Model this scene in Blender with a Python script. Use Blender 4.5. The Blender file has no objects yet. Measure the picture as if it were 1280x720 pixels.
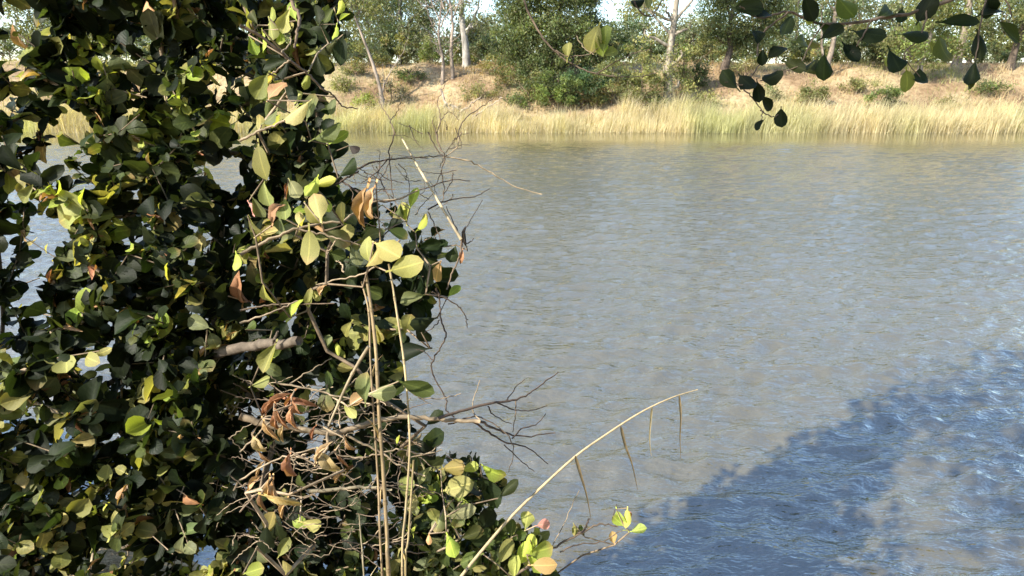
import bpy, math, random
import numpy as np
from mathutils import Vector, Matrix

# ------------------------------------------------------------------ camera, sky, sun, exposure
SC = bpy.context.scene
COL = SC.collection
CAM_H, PITCH, FPX = 3.0, math.radians(18.5), 772.0
cam_d = bpy.data.cameras.new('camera')
cam = bpy.data.objects.new('camera', cam_d); COL.objects.link(cam)
cam.location = (0, 0, CAM_H)
cam.rotation_euler = (math.radians(90) - PITCH, 0, 0)
cam_d.sensor_width = 36.0
cam_d.lens = 36.0 * FPX / 1280.0
cam_d.clip_start, cam_d.clip_end = 0.05, 3000
cam_d.dof.use_dof = True
cam_d.dof.focus_distance = 1.9
cam_d.dof.aperture_fstop = 11.0
SC.camera = cam

SUN_EL, SUN_AZ = math.radians(38), math.radians(56)      # sun behind the camera, to its left
to_sun = Vector((-math.sin(SUN_AZ) * math.cos(SUN_EL), -math.cos(SUN_AZ) * math.cos(SUN_EL), math.sin(SUN_EL)))
world = bpy.data.worlds.new('World'); SC.world = world; world.use_nodes = True
wn = world.node_tree
sky = wn.nodes.new('ShaderNodeTexSky'); sky.sky_type = 'NISHITA'; sky.sun_disc = False
sky.sun_elevation = SUN_EL
sky.sun_rotation = math.radians(180) + SUN_AZ
sky.dust_density = .7; sky.air_density = 1.0; sky.ozone_density = 2.0
bg = wn.nodes['Background']; bg.inputs['Strength'].default_value = 0.15
wn.links.new(sky.outputs[0], bg.inputs[0])
sun_d = bpy.data.lights.new('sun', 'SUN'); sun_d.energy = 4.0; sun_d.angle = math.radians(0.53); sun_d.color = (1, .935, .81)
sun = bpy.data.objects.new('sun', sun_d); COL.objects.link(sun)
sun.rotation_euler = (-to_sun).to_track_quat('-Z', 'Y').to_euler(); sun.location = (-8, -14, 14)
SC.view_settings.view_transform = 'Standard'; SC.view_settings.look = 'None'
SC.view_settings.gamma = 1.0; SC.view_settings.exposure = 1.5
SC.view_settings.use_curve_mapping = False
SC.cycles.max_bounces = 6; SC.cycles.transparent_max_bounces = 4

# ------------------------------------------------------------------ helpers
cp, sp = math.cos(PITCH), math.sin(PITCH)
def P(px, py, d):
    """a direction seen at (px,py) of the 1280x720 photograph, followed to depth d (metres along the view axis)"""
    x = (px - 640) / FPX * d; yc = -(py - 360) / FPX * d
    return np.array((x, d * cp + yc * sp, CAM_H - d * sp + yc * cp))
def to_px(p):
    p = np.atleast_2d(p); q = p - np.array((0, 0, CAM_H))
    d = q[:, 1] * cp - q[:, 2] * sp; v = q[:, 1] * sp + q[:, 2] * cp
    return 640 + q[:, 0] / d * FPX, 360 - v / d * FPX, d
def X(px, y, z=4.0):
    return (px - 640) / FPX * (y * cp + (CAM_H - z) * sp)

def hash2(ix, iy, s):
    h = np.sin(ix * 127.1 + iy * 311.7 + s * 74.7) * 43758.5453
    return h - np.floor(h)
def vnoise(x, y, s=0):
    ix, iy = np.floor(x), np.floor(y); fx, fy = x - ix, y - iy
    fx = fx * fx * (3 - 2 * fx); fy = fy * fy * (3 - 2 * fy)
    a, b = hash2(ix, iy, s), hash2(ix + 1, iy, s); c, d = hash2(ix, iy + 1, s), hash2(ix + 1, iy + 1, s)
    return (a * (1 - fx) + b * fx) * (1 - fy) + (c * (1 - fx) + d * fx) * fy
def sstep(a, b, x):
    t = np.clip((x - a) / (b - a), 0, 1); return t * t * (3 - 2 * t)

def ground_z(x, y):
    x = np.asarray(x, float); y = np.asarray(y, float)
    edge = 0.95 + 0.5 * np.clip(-x, 0, 6)
    near = 1.42 + 0.10 * (vnoise(x * 1.3, y * 1.3, 3) - .5) + 0.02 * np.clip(-y, 0, 60)
    z = near + (-1.6 - near) * sstep(edge, edge + 2.3, y)
    shore = 39.6 + 1.0 * (vnoise(x * .12, x * 0, 5) - .5)
    t = y - shore
    slope = 0.25 * sstep(-1.6, .6, t) * 6.2 + 4.0 * sstep(1.6, 11.5, t) + 0.9 * sstep(11, 40, t) - 0.0
    bump = 0.75 * (vnoise(x * .30, y * .34, 7) - .5) * sstep(1.5, 6, t) + 0.35 * (vnoise(x * .9, y * .9, 8) - .5) * sstep(1, 4, t)
    far = sstep(20, 34, y)
    bed = -1.6
    zf = bed + slope + bump + 0.15 * sstep(0, 3, t)
    return np.where(y > 20, zf, z)

class MB:
    """collects faces of ONE mesh object"""
    def __init__(self): self.v = []; self.f = []; self.c = []; self.l = []; self.n = 0
    def add(self, v, f, c, l=None):
        v = np.asarray(v, float); k = len(v)
        self.v.append(v); self.f.append([tuple(i + self.n for i in q) for q in f])
        c = np.asarray(c, float)
        if c.ndim == 1: c = np.tile(c[:3], (k, 1))
        self.c.append(c[:, :3]); self.l.append(np.zeros((k, 2)) if l is None else np.asarray(l, float)); self.n += k
    def tube(self, pts, rad, sides=5, col=(.2, .15, .1), cap=True):
        pts = np.asarray(pts, float); n = len(pts)
        rad = np.full(n, rad) if np.isscalar(rad) else np.asarray(rad, float)
        tg = np.gradient(pts, axis=0); tg /= np.linalg.norm(tg, axis=1, keepdims=True) + 1e-9
        ref = np.array((.31, .22, .92)); ref = ref if abs(tg[0] @ ref) < .9 else np.array((1., .1, 0))
        a = np.cross(tg, ref); a /= np.linalg.norm(a, axis=1, keepdims=True) + 1e-9
        b = np.cross(tg, a)
        ang = np.arange(sides) * 2 * math.pi / sides
        ring = (a[:, None] * np.cos(ang)[None, :, None] + b[:, None] * np.sin(ang)[None, :, None]) * rad[:, None, None] + pts[:, None]
        v = ring.reshape(-1, 3); f = []
        for i in range(n - 1):
            for j in range(sides):
                k = (j + 1) % sides
                f.append((i * sides + j, i * sides + k, (i + 1) * sides + k, (i + 1) * sides + j))
        if cap:
            f.append(tuple(range(sides))); f.append(tuple((n - 1) * sides + j for j in range(sides))[::-1])
        l = np.stack([np.tile(ang / 6.28, n), np.repeat(np.linspace(0, 1, n), sides)], 1)
        self.add(v, f, col, l)
    def mesh(self, name, mat, smooth=True):
        me = bpy.data.meshes.new(name)
        v = np.concatenate(self.v); f = [q for g in self.f for q in g]
        me.from_pydata(v.tolist(), [], f)
        at = me.color_attributes.new('col', 'FLOAT_COLOR', 'POINT')
        c = np.ones((len(v), 4), np.float32); c[:, :3] = np.concatenate(self.c); at.data.foreach_set('color', c.ravel())
        la = me.attributes.new('lv', 'FLOAT_VECTOR', 'POINT')
        l = np.zeros((len(v), 3), np.float32); l[:, :2] = np.concatenate(self.l); la.data.foreach_set('vector', l.ravel())
        if smooth: me.polygons.foreach_set('use_smooth', [True] * len(f))
        me.materials.append(mat); me.update()
        return me
    def build(self, name, mat, parent=None, smooth=True):
        return link(name, self.mesh(name, mat, smooth), parent)
def quads_mesh(name, V, C, mat, smooth=False, k=4):
    """V (n,k,3) faces with one colour each -> mesh quickly"""
    n = len(V); me = bpy.data.meshes.new(name)
    me.vertices.add(n * k); me.vertices.foreach_set('co', V.reshape(-1).astype(np.float32))
    me.loops.add(n * k); me.loops.foreach_set('vertex_index', np.arange(n * k, dtype=np.int32))
    me.polygons.add(n); me.polygons.foreach_set('loop_start', np.arange(0, n * k, k, dtype=np.int32))
    me.polygons.foreach_set('loop_total', np.full(n, k, np.int32))
    at = me.color_attributes.new('col', 'FLOAT_COLOR', 'POINT')
    c = np.ones((n * k, 4), np.float32); c[:, :3] = np.repeat(C, k, axis=0) if C.ndim == 2 else C.reshape(-1, 3)
    at.data.foreach_set('color', c.ravel())
    me.materials.append(mat); me.update(calc_edges=True); me.validate()
    return me
def link(name, data, parent=None):
    o = bpy.data.objects.new(name, data); COL.objects.link(o)
    if parent is not None: o.parent = parent; o.matrix_parent_inverse = Matrix.Translation(-parent.location)
    return o
def tag(o, label=None, cat=None, group=None, kind=None):
    if label: o['label'] = label
    if cat: o['category'] = cat
    if group: o['group'] = group
    if kind: o['kind'] = kind
    return o
def thing(name, loc, label, cat, group=None):
    o = bpy.data.objects.new(name, None); COL.objects.link(o); o.location = Vector([float(q) for q in loc]); o.empty_display_size = .1
    return tag(o, label, cat, group)
def smooth_path(pts, n=8, jit=0.0, rng=None):
    """Catmull-Rom through the points"""
    p = np.asarray(pts, float); p = np.vstack([2 * p[0] - p[1], p, 2 * p[-1] - p[-2]]); out = []
    for i in range(1, len(p) - 2):
        for t in np.linspace(0, 1, n, endpoint=False):
            a, b, c, d = p[i - 1], p[i], p[i + 1], p[i + 2]
            out.append(.5 * ((2 * b) + (-a + c) * t + (2 * a - 5 * b + 4 * c - d) * t * t + (-a + 3 * b - 3 * c + d) * t ** 3))
    out.append(p[-2]); out = np.array(out)
    if jit and rng is not None: out[1:-1] += rng.normal(0, jit, (len(out) - 2, 3))
    return out

# ------------------------------------------------------------------ materials
def new_mat(name):
    m = bpy.data.materials.new(name); m.use_nodes = True; nt = m.node_tree; nt.nodes.clear()
    out = nt.nodes.new('ShaderNodeOutputMaterial'); return m, nt, out
def N(nt, t, **kw):
    n = nt.nodes.new(t)
    for k, v in kw.items():
        if k in n.inputs: n.inputs[k].default_value = v
        else: setattr(n, k, v)
    return n
def ramp(nt, stops):
    r = nt.nodes.new('ShaderNodeValToRGB'); e = r.color_ramp.elements
    while len(e) > 1: e.remove(e[-1])
    e[0].position, e[0].color = stops[0][0], (*stops[0][1], 1)
    for p, c in stops[1:]:
        q = e.new(p); q.color = (*c, 1)
    return r
def leaf_material(name, gloss=.5, trans=.38, back=(1.35, 1.3, 1.4), detail=True, noise_scale=70, spec=.16):
    m, nt, out = new_mat(name); L = nt.links
    a = N(nt, 'ShaderNodeAttribute', attribute_name='col')
    tc = N(nt, 'ShaderNodeTexCoord')
    nz = N(nt, 'ShaderNodeTexNoise', Scale=noise_scale, Detail=3.0); L.new(tc.outputs['Object'], nz.inputs['Vector'])
    mr = N(nt, 'ShaderNodeMapRange'); mr.inputs[1].default_value = .3; mr.inputs[2].default_value = .7; mr.inputs[3].default_value = .72; mr.inputs[4].default_value = 1.25
    L.new(nz.outputs[0], mr.inputs[0])
    mul = N(nt, 'ShaderNodeMix', data_type='RGBA', blend_type='MULTIPLY'); mul.inputs[0].default_value = 1
    L.new(a.outputs['Color'], mul.inputs[6]); L.new(mr.outputs[0], mul.inputs[7])
    colr = mul.outputs[2]
    bs = N(nt, 'ShaderNodeBsdfPrincipled', Roughness=gloss)
    bs.inputs['Specular IOR Level'].default_value = spec
    if detail:
        lv = N(nt, 'ShaderNodeAttribute', attribute_name='lv'); sx = N(nt, 'ShaderNodeSeparateXYZ'); L.new(lv.outputs['Vector'], sx.inputs[0])
        ab = N(nt, 'ShaderNodeMath', operation='ABSOLUTE'); L.new(sx.outputs[0], ab.inputs[0])
        rb = ramp(nt, [(0, (1, 1, 1)), (.07, (.6, .6, .6)), (.11, (0, 0, 0))]); L.new(ab.outputs[0], rb.inputs[0])
        # side veins: |u| against v
        ad = N(nt, 'ShaderNodeMath', operation='MULTIPLY_ADD'); ad.inputs[1].default_value = -.35; L.new(ab.outputs[0], ad.inputs[0]); L.new(sx.outputs[1], ad.inputs[2])
        ml = N(nt, 'ShaderNodeMath', operation='MULTIPLY'); ml.inputs[1].default_value = 44; L.new(ad.outputs[0], ml.inputs[0])
        sn = N(nt, 'ShaderNodeMath', operation='SINE'); L.new(ml.outputs[0], sn.inputs[0])
        bmp = N(nt, 'ShaderNodeBump', Strength=.22, Distance=.002)
        nz2 = N(nt, 'ShaderNodeTexNoise', Scale=160.0, Detail=2.0); L.new(tc.outputs['Object'], nz2.inputs['Vector'])
        sm = N(nt, 'ShaderNodeMath', operation='MULTIPLY_ADD'); sm.inputs[1].default_value = .25; L.new(sn.outputs[0], sm.inputs[0]); L.new(nz2.outputs[0], sm.inputs[2])
        L.new(sm.outputs[0], bmp.inputs['Height']); L.new(bmp.outputs[0], bs.inputs['Normal'])
        vein = N(nt, 'ShaderNodeMix', data_type='RGBA'); 
        fm = N(nt, 'ShaderNodeMath', operation='MULTIPLY'); fm.inputs[1].default_value = .6; L.new(rb.outputs[0], fm.inputs[0])
        L.new(fm.outputs[0], vein.inputs[0]); L.new(colr, vein.inputs[6]); vb = N(nt, 'ShaderNodeMix', data_type='RGBA', blend_type='MULTIPLY'); vb.inputs[0].default_value = 1; L.new(colr, vb.inputs[6]); vb.inputs[7].default_value = (1.9, 1.8, 1.6, 1); L.new(vb.outputs[2], vein.inputs[7])
        colr = vein.outputs[2]
    g = N(nt, 'ShaderNodeNewGeometry')
    bk = N(nt, 'ShaderNodeMix', data_type='RGBA', blend_type='MULTIPLY'); bk.inputs[7].default_value = (*back, 1)
    L.new(g.outputs['Backfacing'], bk.inputs[0]); L.new(colr, bk.inputs[6]); colr = bk.outputs[2]
    L.new(colr, bs.inputs['Base Color'])
    tr = N(nt, 'ShaderNodeBsdfTranslucent')
    tcx = N(nt, 'ShaderNodeMix', data_type='RGBA', blend_type='MULTIPLY'); tcx.inputs[0].default_value = 1; L.new(colr, tcx.inputs[6]); tcx.inputs[7].default_value = (1.5, 1.5, .55, 1)
    L.new(tcx.outputs[2], tr.inputs[0])
    mx = N(nt, 'ShaderNodeMixShader'); mx.inputs[0].default_value = trans
    L.new(bs.outputs[0], mx.inputs[1]); L.new(tr.outputs[0], mx.inputs[2]); L.new(mx.outputs[0], out.inputs[0])
    return m
def bark_material(name, scale=30.0, rough=.85, bump=.5, lo=.6, hi=1.25, stretch=.18):
    m, nt, out = new_mat(name); L = nt.links
    a = N(nt, 'ShaderNodeAttribute', attribute_name='col'); tc = N(nt, 'ShaderNodeTexCoord')
    mp = N(nt, 'ShaderNodeMapping'); mp.inputs['Scale'].default_value = (1, 1, stretch); L.new(tc.outputs['Object'], mp.inputs[0])
    nz = N(nt, 'ShaderNodeTexNoise', Scale=scale, Detail=5.0); L.new(mp.outputs[0], nz.inputs['Vector'])
    mr = N(nt, 'ShaderNodeMapRange'); mr.inputs[1].default_value = .32; mr.inputs[2].default_value = .68; mr.inputs[3].default_value = lo; mr.inputs[4].default_value = hi
    L.new(nz.outputs[0], mr.inputs[0])
    mul = N(nt, 'ShaderNodeMix', data_type='RGBA', blend_type='MULTIPLY'); mul.inputs[0].default_value = 1
    L.new(a.outputs['Color'], mul.inputs[6]); L.new(mr.outputs[0], mul.inputs[7])
    bs = N(nt, 'ShaderNodeBsdfPrincipled', Roughness=rough); bs.inputs['Specular IOR Level'].default_value = .25; L.new(mul.outputs[2], bs.inputs['Base Color'])
    bp = N(nt, 'ShaderNodeBump', Strength=bump, Distance=.01); L.new(nz.outputs[0], bp.inputs['Height']); L.new(bp.outputs[0], bs.inputs['Normal'])
    L.new(bs.outputs[0], out.inputs[0]); return m
M_LEAF = leaf_material('broad_leaf')
M_DRYLEAF = leaf_material('dry_leaf', gloss=.7, trans=.22, back=(1.1, 1.1, 1.1), spec=.2)
M_FARLEAF = leaf_material('far_foliage', gloss=.55, trans=.35, detail=False, back=(1.15, 1.15, 1.25), noise_scale=.7, spec=.3)
M_REED = leaf_material('reed_blade', gloss=.7, trans=.4, detail=False, back=(1, 1, 1), noise_scale=.8, spec=.2)
M_TWIG = bark_material('twig_bark', 45.0, bump=.3, lo=.55, stretch=1.0)
M_CANE = bark_material('dry_cane', 60.0, .6, .25, .75, 1.15, .3)
M_BARK = bark_material('tree_bark', 3.5, .9, .8, .4, 1.3, .35)

# ground: dry grass, dirt and leaf litter
def ground_material():
    m, nt, out = new_mat('bank_soil'); L = nt.links
    tc = N(nt, 'ShaderNodeTexCoord')
    n1 = N(nt, 'ShaderNodeTexNoise', Scale=.35, Detail=6.0, Roughness=.62); L.new(tc.outputs['Object'], n1.inputs['Vector'])
    n2 = N(nt, 'ShaderNodeTexNoise', Scale=4.0, Detail=6.0, Roughness=.7); L.new(tc.outputs['Object'], n2.inputs['Vector'])
    r1 = ramp(nt, [(.30, (.17, .11, .065)), (.45, (.30, .21, .12)), (.58, (.40, .31, .18)), (.72, (.27, .25, .11))]); L.new(n1.outputs[0], r1.inputs[0])
    r2 = ramp(nt, [(.3, (.55, .5, .45)), (.55, (1, 1, 1)), (.75, (1.25, 1.2, 1.1))]); L.new(n2.outputs[0], r2.inputs[0])
    mul = N(nt, 'ShaderNodeMix', data_type='RGBA', blend_type='MULTIPLY'); mul.inputs[0].default_value = 1
    L.new(r1.outputs[0], mul.inputs[6]); L.new(r2.outputs[0], mul.inputs[7])
    bs = N(nt, 'ShaderNodeBsdfPrincipled', Roughness=.95); bs.inputs['Specular IOR Level'].default_value = .1
    L.new(mul.outputs[2], bs.inputs['Base Color'])
    bp = N(nt, 'ShaderNodeBump', Strength=.9, Distance=.15); L.new(n2.outputs[0], bp.inputs['Height']); L.new(bp.outputs[0], bs.inputs['Normal'])
    L.new(bs.outputs[0], out.inputs[0]); return m
def water_material():
    m, nt, out = new_mat('river_water'); L = nt.links
    tc = N(nt, 'ShaderNodeTexCoord')
    mp = N(nt, 'ShaderNodeMapping'); mp.inputs['Scale'].default_value = (.5, 1.5, 1); L.new(tc.outputs['Object'], mp.inputs[0])
    n1 = N(nt, 'ShaderNodeTexNoise', Scale=9.0, Detail=3.0, Roughness=.55); L.new(mp.outputs[0], n1.inputs['Vector'])
    n2 = N(nt, 'ShaderNodeTexNoise', Scale=26.0, Detail=2.0, Roughness=.5); L.new(mp.outputs[0], n2.inputs['Vector'])
    ad = N(nt, 'ShaderNodeMath', operation='MULTIPLY_ADD'); ad.inputs[1].default_value = .3; L.new(n2.outputs[0], ad.inputs[0]); L.new(n1.outputs[0], ad.inputs[2])
    bp = N(nt, 'ShaderNodeBump', Strength=1.0, Distance=.03); L.new(ad.outputs[0], bp.inputs['Height'])
    sxyz = N(nt, 'ShaderNodeSeparateXYZ'); L.new(tc.outputs['Object'], sxyz.inputs[0])      # sheltered calm water along the far reeds
    calm = N(nt, 'ShaderNodeMapRange'); calm.inputs[1].default_value = 27; calm.inputs[2].default_value = 35; calm.inputs[3].default_value = 1.1; calm.inputs[4].default_value = .03
    L.new(sxyz.outputs[1], calm.inputs[0]); L.new(calm.outputs[0], bp.inputs['Strength'])
    n3 = N(nt, 'ShaderNodeTexNoise', Scale=.12, Detail=2.0); L.new(tc.outputs['Object'], n3.inputs['Vector'])
    r = ramp(nt, [(.35, (.100, .087, .042)), (.65, (.122, .105, .053))]); L.new(n3.outputs[0], r.inputs[0])
    bs = N(nt, 'ShaderNodeBsdfPrincipled', Roughness=.04, IOR=2.9)
    L.new(r.outputs[0], bs.inputs['Base Color']); L.new(bp.outputs[0], bs.inputs['Normal'])
    L.new(bs.outputs[0], out.inputs[0]); return m
M_GROUND, M_WATER = ground_material(), water_material()

# ------------------------------------------------------------------ ground sheet and river
def grid_mesh(name, XX, YY, ZZ, mat):
    r, c = XX.shape; me = bpy.data.meshes.new(name)
    v = np.stack([XX, YY, ZZ], -1).reshape(-1, 3).astype(np.float32)
    i = np.arange((r - 1) * (c - 1)); a = (i // (c - 1)) * c + i % (c - 1)
    f = np.stack([a, a + 1, a + c + 1, a + c], 1).astype(np.int32)
    me.vertices.add(len(v)); me.vertices.foreach_set('co', v.ravel())
    me.loops.add(f.size); me.loops.foreach_set('vertex_index', f.ravel())
    me.polygons.add(len(f)); me.polygons.foreach_set('loop_start', np.arange(0, f.size, 4, dtype=np.int32)); me.polygons.foreach_set('loop_total', np.full(len(f), 4, np.int32))
    me.polygons.foreach_set('use_smooth', np.ones(len(f), bool))
    me.materials.append(mat); me.update(calc_edges=True); return me
ys = np.concatenate([np.linspace(-80, -6, 20), np.linspace(-5, 6, 90), np.linspace(7, 36, 14), np.linspace(37, 56, 110), np.geomspace(57, 900, 40)])
xs = np.concatenate([-np.geomspace(500, 62, 16), np.linspace(-60, -8, 80), np.linspace(-7.8, 7.8, 90), np.linspace(8.2, 62, 80), np.geomspace(64, 500, 16)])
XX, YY = np.meshgrid(xs, ys)
tag(link('ground', grid_mesh('ground', XX, YY, ground_z(XX, YY), M_GROUND)), 'dry grassy river bank sloping up from the water', kind='structure')

rw = np.random.default_rng(11)
R, C_ = 740, 480
yy = 0.2 + 41.6 * (np.linspace(0, 1, R) ** 1.75); uu = np.linspace(-1.35, 1.35, C_)
YW, UW = np.meshgrid(yy, uu, indexing='ij'); XW = UW * (YW + 3.2)
dyc = np.gradient(yy)[:, None] * np.ones_like(XW)
ZW = np.zeros_like(XW)
gust = .55 + .9 * vnoise(XW * .16 + 3, YW * .10, 21) * (.4 + 1.2 * vnoise(XW * .5, YW * .33, 22))
for k in range(84):
    lam = math.exp(rw.uniform(math.log(.10), math.log(.95)))
    th = math.radians(-84 + rw.normal(0, 27)); kk = 2 * math.pi / lam
    kx, ky = kk * math.cos(th), kk * math.sin(th)
    amp = .026 / kk * (1.15 if lam > .45 else 2.3 if lam > .13 else 1.6) * rw.uniform(.5, 1.4)
    cell = np.maximum(dyc * abs(math.sin(th)) , (YW + 3.2) * 2.7 / C_ * abs(math.cos(th)))
    fade = 1 - sstep(.2, .42, cell / lam)
    ph = kx * XW + ky * YW + rw.uniform(0, 6.28) + 1.6 * vnoise(XW * .45 / max(lam, .3), YW * .45 / max(lam, .3), k)
    s = np.sin(ph)
    ZW += amp * fade * (s + .30 * (s * s - .5))
ZW *= gust * (1 - .35 * sstep(8, 26, YW)) * (1 - .93 * sstep(27, 35, YW))
tag(link('river', grid_mesh('river', XW, YW, ZW, M_WATER)), 'rippled brown river reflecting the pale blue sky', kind='structure')

# ------------------------------------------------------------------ reeds and dry grass on the far bank
def blades(n, rng, xr, yr, h, w, cols, lean=.25, shore=True, dens=None, taper=.12, hv=.3):
    x = rng.uniform(*xr, n); y = rng.uniform(*yr, n)
    if shore: y = y + 1.0 * (vnoise(x * .12, x * 0, 5) - .5)
    if dens is not None:
        k = rng.uniform(0, 1, n) < dens(x, y); x, y = x[k], y[k]; n = len(x)
    z = ground_z(x, y)
    hh = h * (1 - hv + 2 * hv * vnoise(x * .8, y * .8, 31)) * rng.uniform(.65, 1.15, n) * (.75 + .5 * vnoise(x * .22, x * 0, 33)) * (.6 + .75 * vnoise(x * 1.7, y * 1.1, 34))
    if shore: hh = hh + np.clip(-z, 0, .6); z = np.maximum(z, -.6)
    ang = rng.uniform(0, 2 * math.pi, n); dx, dy = np.cos(ang), np.sin(ang)
    la = rng.uniform(0, 2 * math.pi, n); ln = np.abs(rng.normal(0, lean, n)) * hh * np.where(rng.uniform(0, 1, n) < .08, 3.0, 1.0)
    lx, ly = np.cos(la) * ln + .10 * hh, np.sin(la) * ln
    ww = w * rng.uniform(.6, 1.3, n)
    V = np.zeros((n, 2, 4, 3))
    def pt(t, s):
        wd = ww * (1 - (1 - taper) * t ** 1.5) * .5 * s
        return np.stack([x + lx * t * t + dx * wd, y + ly * t * t + dy * wd, z + hh * (t - .12 * t * t)], 1)
    V[:, 0, 0], V[:, 0, 1], V[:, 0, 2], V[:, 0, 3] = pt(0, -1), pt(0, 1), pt(.55, 1), pt(.55, -1)
    V[:, 1, 0], V[:, 1, 1], V[:, 1, 2], V[:, 1, 3] = pt(.55, -1), pt(.55, 1), pt(1, 1), pt(1, -1)
    c = cols(x, y, rng, n)
    return V.reshape(-1, 4, 3), np.repeat(c, 2, axis=0)
STRAW, STRAW2, GREEN, RUST = np.array((.62, .55, .37)), np.array((.47, .38, .24)), np.array((.34, .37, .16)), np.array((.36, .22, .11))
def reed_cols(x, y, rng, n):
    g = np.clip((vnoise(x * .33 + 9, y * .2, 41) - .48) * 3.0, 0, 1)[:, None] * .6
    t = rng.uniform(0, 1, n)[:, None]
    c = STRAW * (1 - t) + STRAW2 * t
    c = c * (1 - g) + GREEN * g
    return c * rng.uniform(.7, 1.2, n)[:, None]
rg = np.random.default_rng(5)
V1, C1 = blades(88000, rg, (-46, 58), (38.9, 43.0), 1.5, .028, reed_cols, lean=.26, dens=lambda x, y: .25 + 1.0 * vnoise(x * .8, y * .5, 44), hv=.42)
tag(link('reeds', quads_mesh('reeds', V1, C1, M_REED)), 'straw coloured reeds lining the far waterline', 'reeds', kind='stuff')
def grass_cols(x, y, rng, n):
    t = vnoise(x * .4, y * .4, 51)[:, None]; g = np.clip((vnoise(x * .22, y * .3, 52) - .55) * 4 + .7 * sstep(-4, -9, x), 0, 1)[:, None] * .75
    c = STRAW * .9 * t + RUST * (1 - t); c = c * (1 - g) + np.array((.27, .28, .10)) * g
    return c * rng.uniform(.65, 1.2, n)[:, None]
V2, C2 = blades(36000, rg, (-50, 62), (42, 54), .42, .045, grass_cols, lean=.5, shore=False, dens=lambda x, y: .25 + .9 * sstep(.3, .6, vnoise(x * .35, y * .45, 54)))
tag(link('bank_grass', quads_mesh('bank_grass', V2, C2, M_REED)), 'short dry grass and litter on the far bank slope', 'grass', kind='stuff')

# ------------------------------------------------------------------ trees beyond the river
def leaf_quads(centers, rng, size, droop, col, colvar, aspect=.38):
    n = len(centers)
    d = rng.normal(0, 1, (n, 3)); d[:, 2] -= droop; d /= np.linalg.norm(d, axis=1, keepdims=True)
    r = rng.normal(0, 1, (n, 3)); s = np.cross(d, r); s /= np.linalg.norm(s, axis=1, keepdims=True) + 1e-9
    L = size * rng.uniform(.6, 1.35, n)[:, None]; W = L * aspect
    V = np.stack([centers - d * L * .5, centers + s * W * .5 - d * L * .06, centers + d * L * .5, centers - s * W * .5 - d * L * .06], 1)
    c = np.asarray(col) * rng.uniform(1 - colvar, 1 + colvar, (n, 1)) * (1 + rng.normal(0, .07, (n, 3)))
    return V, np.clip(c, .004, 1)
def far_tree(name, label, base, path, r0, bark, blobs, col, rng, nclump=110, per=80, leaf=.2, droop=.4, clump_r=.55, group=None, col2=None, cat='tree', extra=(), twig=True, flat=1.0):
    """path: trunk points relative to base; blobs: (centre xyz rel, radii xyz) crown lobes; extra: further bare stems (points, radius)"""
    base = np.array(base, float); t = thing(name, base, label, cat, group)
    mb = MB(); tp = smooth_path(base + np.array(path, float), 6, .012 * r0, rng)
    tp[0, 2] -= .25
    k = np.linspace(0, 1, len(tp)); rr = r0 * (1 - .72 * k) * (1 + .35 * np.exp(-k * 14))
    mb.tube(tp, rr, 8, bark)
    for pts, er in extra:
        ep = smooth_path(base + np.array(pts, float), 6, .02, rng); mb.tube(ep, er * (1 - .8 * np.linspace(0, 1, len(ep))), 6, bark)
    vol = np.array([b[1][0] * b[1][1] * b[1][2] for b in blobs], float) ** .7 if blobs else np.array([])
    Vs, Cs = [], []
    for bi, (bc, br) in enumerate(blobs):
        nb = max(3, int(nclump * vol[bi] / vol.sum()))
        bc = base + np.array(bc, float); br = np.array(br, float)
        q = rng.normal(0, 1, (nb, 3)); q /= np.linalg.norm(q, axis=1, keepdims=True); q *= (rng.uniform(.25, 1, (nb, 1)) ** .5)
        cc = bc + q * br * (1 + .22 * rng.normal(0, 1, (nb, 1)))
        # limbs: from the trunk to the lobe, then twigs to its clumps
        j = int(np.argmin(np.linalg.norm(tp - (bc - np.array((0, 0, br[2] * .9))), axis=1))); j = min(j, len(tp) - 2)
        mid = (tp[j] + bc) / 2 + rng.normal(0, .15, 3)
        limb = smooth_path([tp[j], mid, bc, bc + np.array((0, 0, br[2] * .5))], 4, .03, rng)
        mb.tube(limb, max(rr[j] * .6, .02) * (1 - .75 * np.linspace(0, 1, len(limb))), 5, bark)
        if twig:
            for c in cc[::2]:
                s = limb[rng.integers(len(limb) // 3, len(limb))]
                mb.tube([s, (s + c) / 2 + rng.normal(0, .1, 3), c], [max(.012, r0 * .1), max(.01, r0 * .06), .005], 3, bark, cap=False)
        tint = rng.uniform(.72, 1.28, nb)
        for c, tn in zip(cc, tint):
            n = int(1.5 * per * rng.uniform(.5, 1.5)); off = rng.normal(0, 1, (n, 3)) * clump_r * rng.uniform(.55, 1.1) * np.array((1, 1, .7 * flat))
            base_c = np.array(col) if col2 is None or rng.uniform() < .6 else np.array(col2)
            V, Cc = leaf_quads(c + off, rng, leaf, droop, base_c * tn, .3); Vs.append(V); Cs.append(Cc)
    mb.build('trunk', M_BARK, t)
    if Vs:
        link('crown', quads_mesh('crown', np.concatenate(Vs), np.concatenate(Cs), M_FARLEAF), t)
    return t
def gz(x, y): return float(ground_z(np.array([x]), np.array([y]))[0])
def at(px, y):
    x = X(px, y, 3.5); z = gz(x, y); x = X(px, y, z); return (x, y, gz(x, y))
LANDMARKS = [(100, 'riverside shrub'), (205, 'broad olive gum'), (392, 'slim grey gum'), (479, 'leaning pale tree'), (553, 'bare dead tree'), (584, 'white trunked gum'), (694, 'spreading dark tree'), (764, 'bank edge bushes'), (835, 'thick pale gum'), (905, 'dark bank tree'), (1030, 'feathery gum'), (1150, 'low round tree'), (1262, 'dark bushy tree')]
def near(px): return min(LANDMARKS, key=lambda q: abs(q[0] - px))[1]
rt = np.random.default_rng(77)
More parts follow.
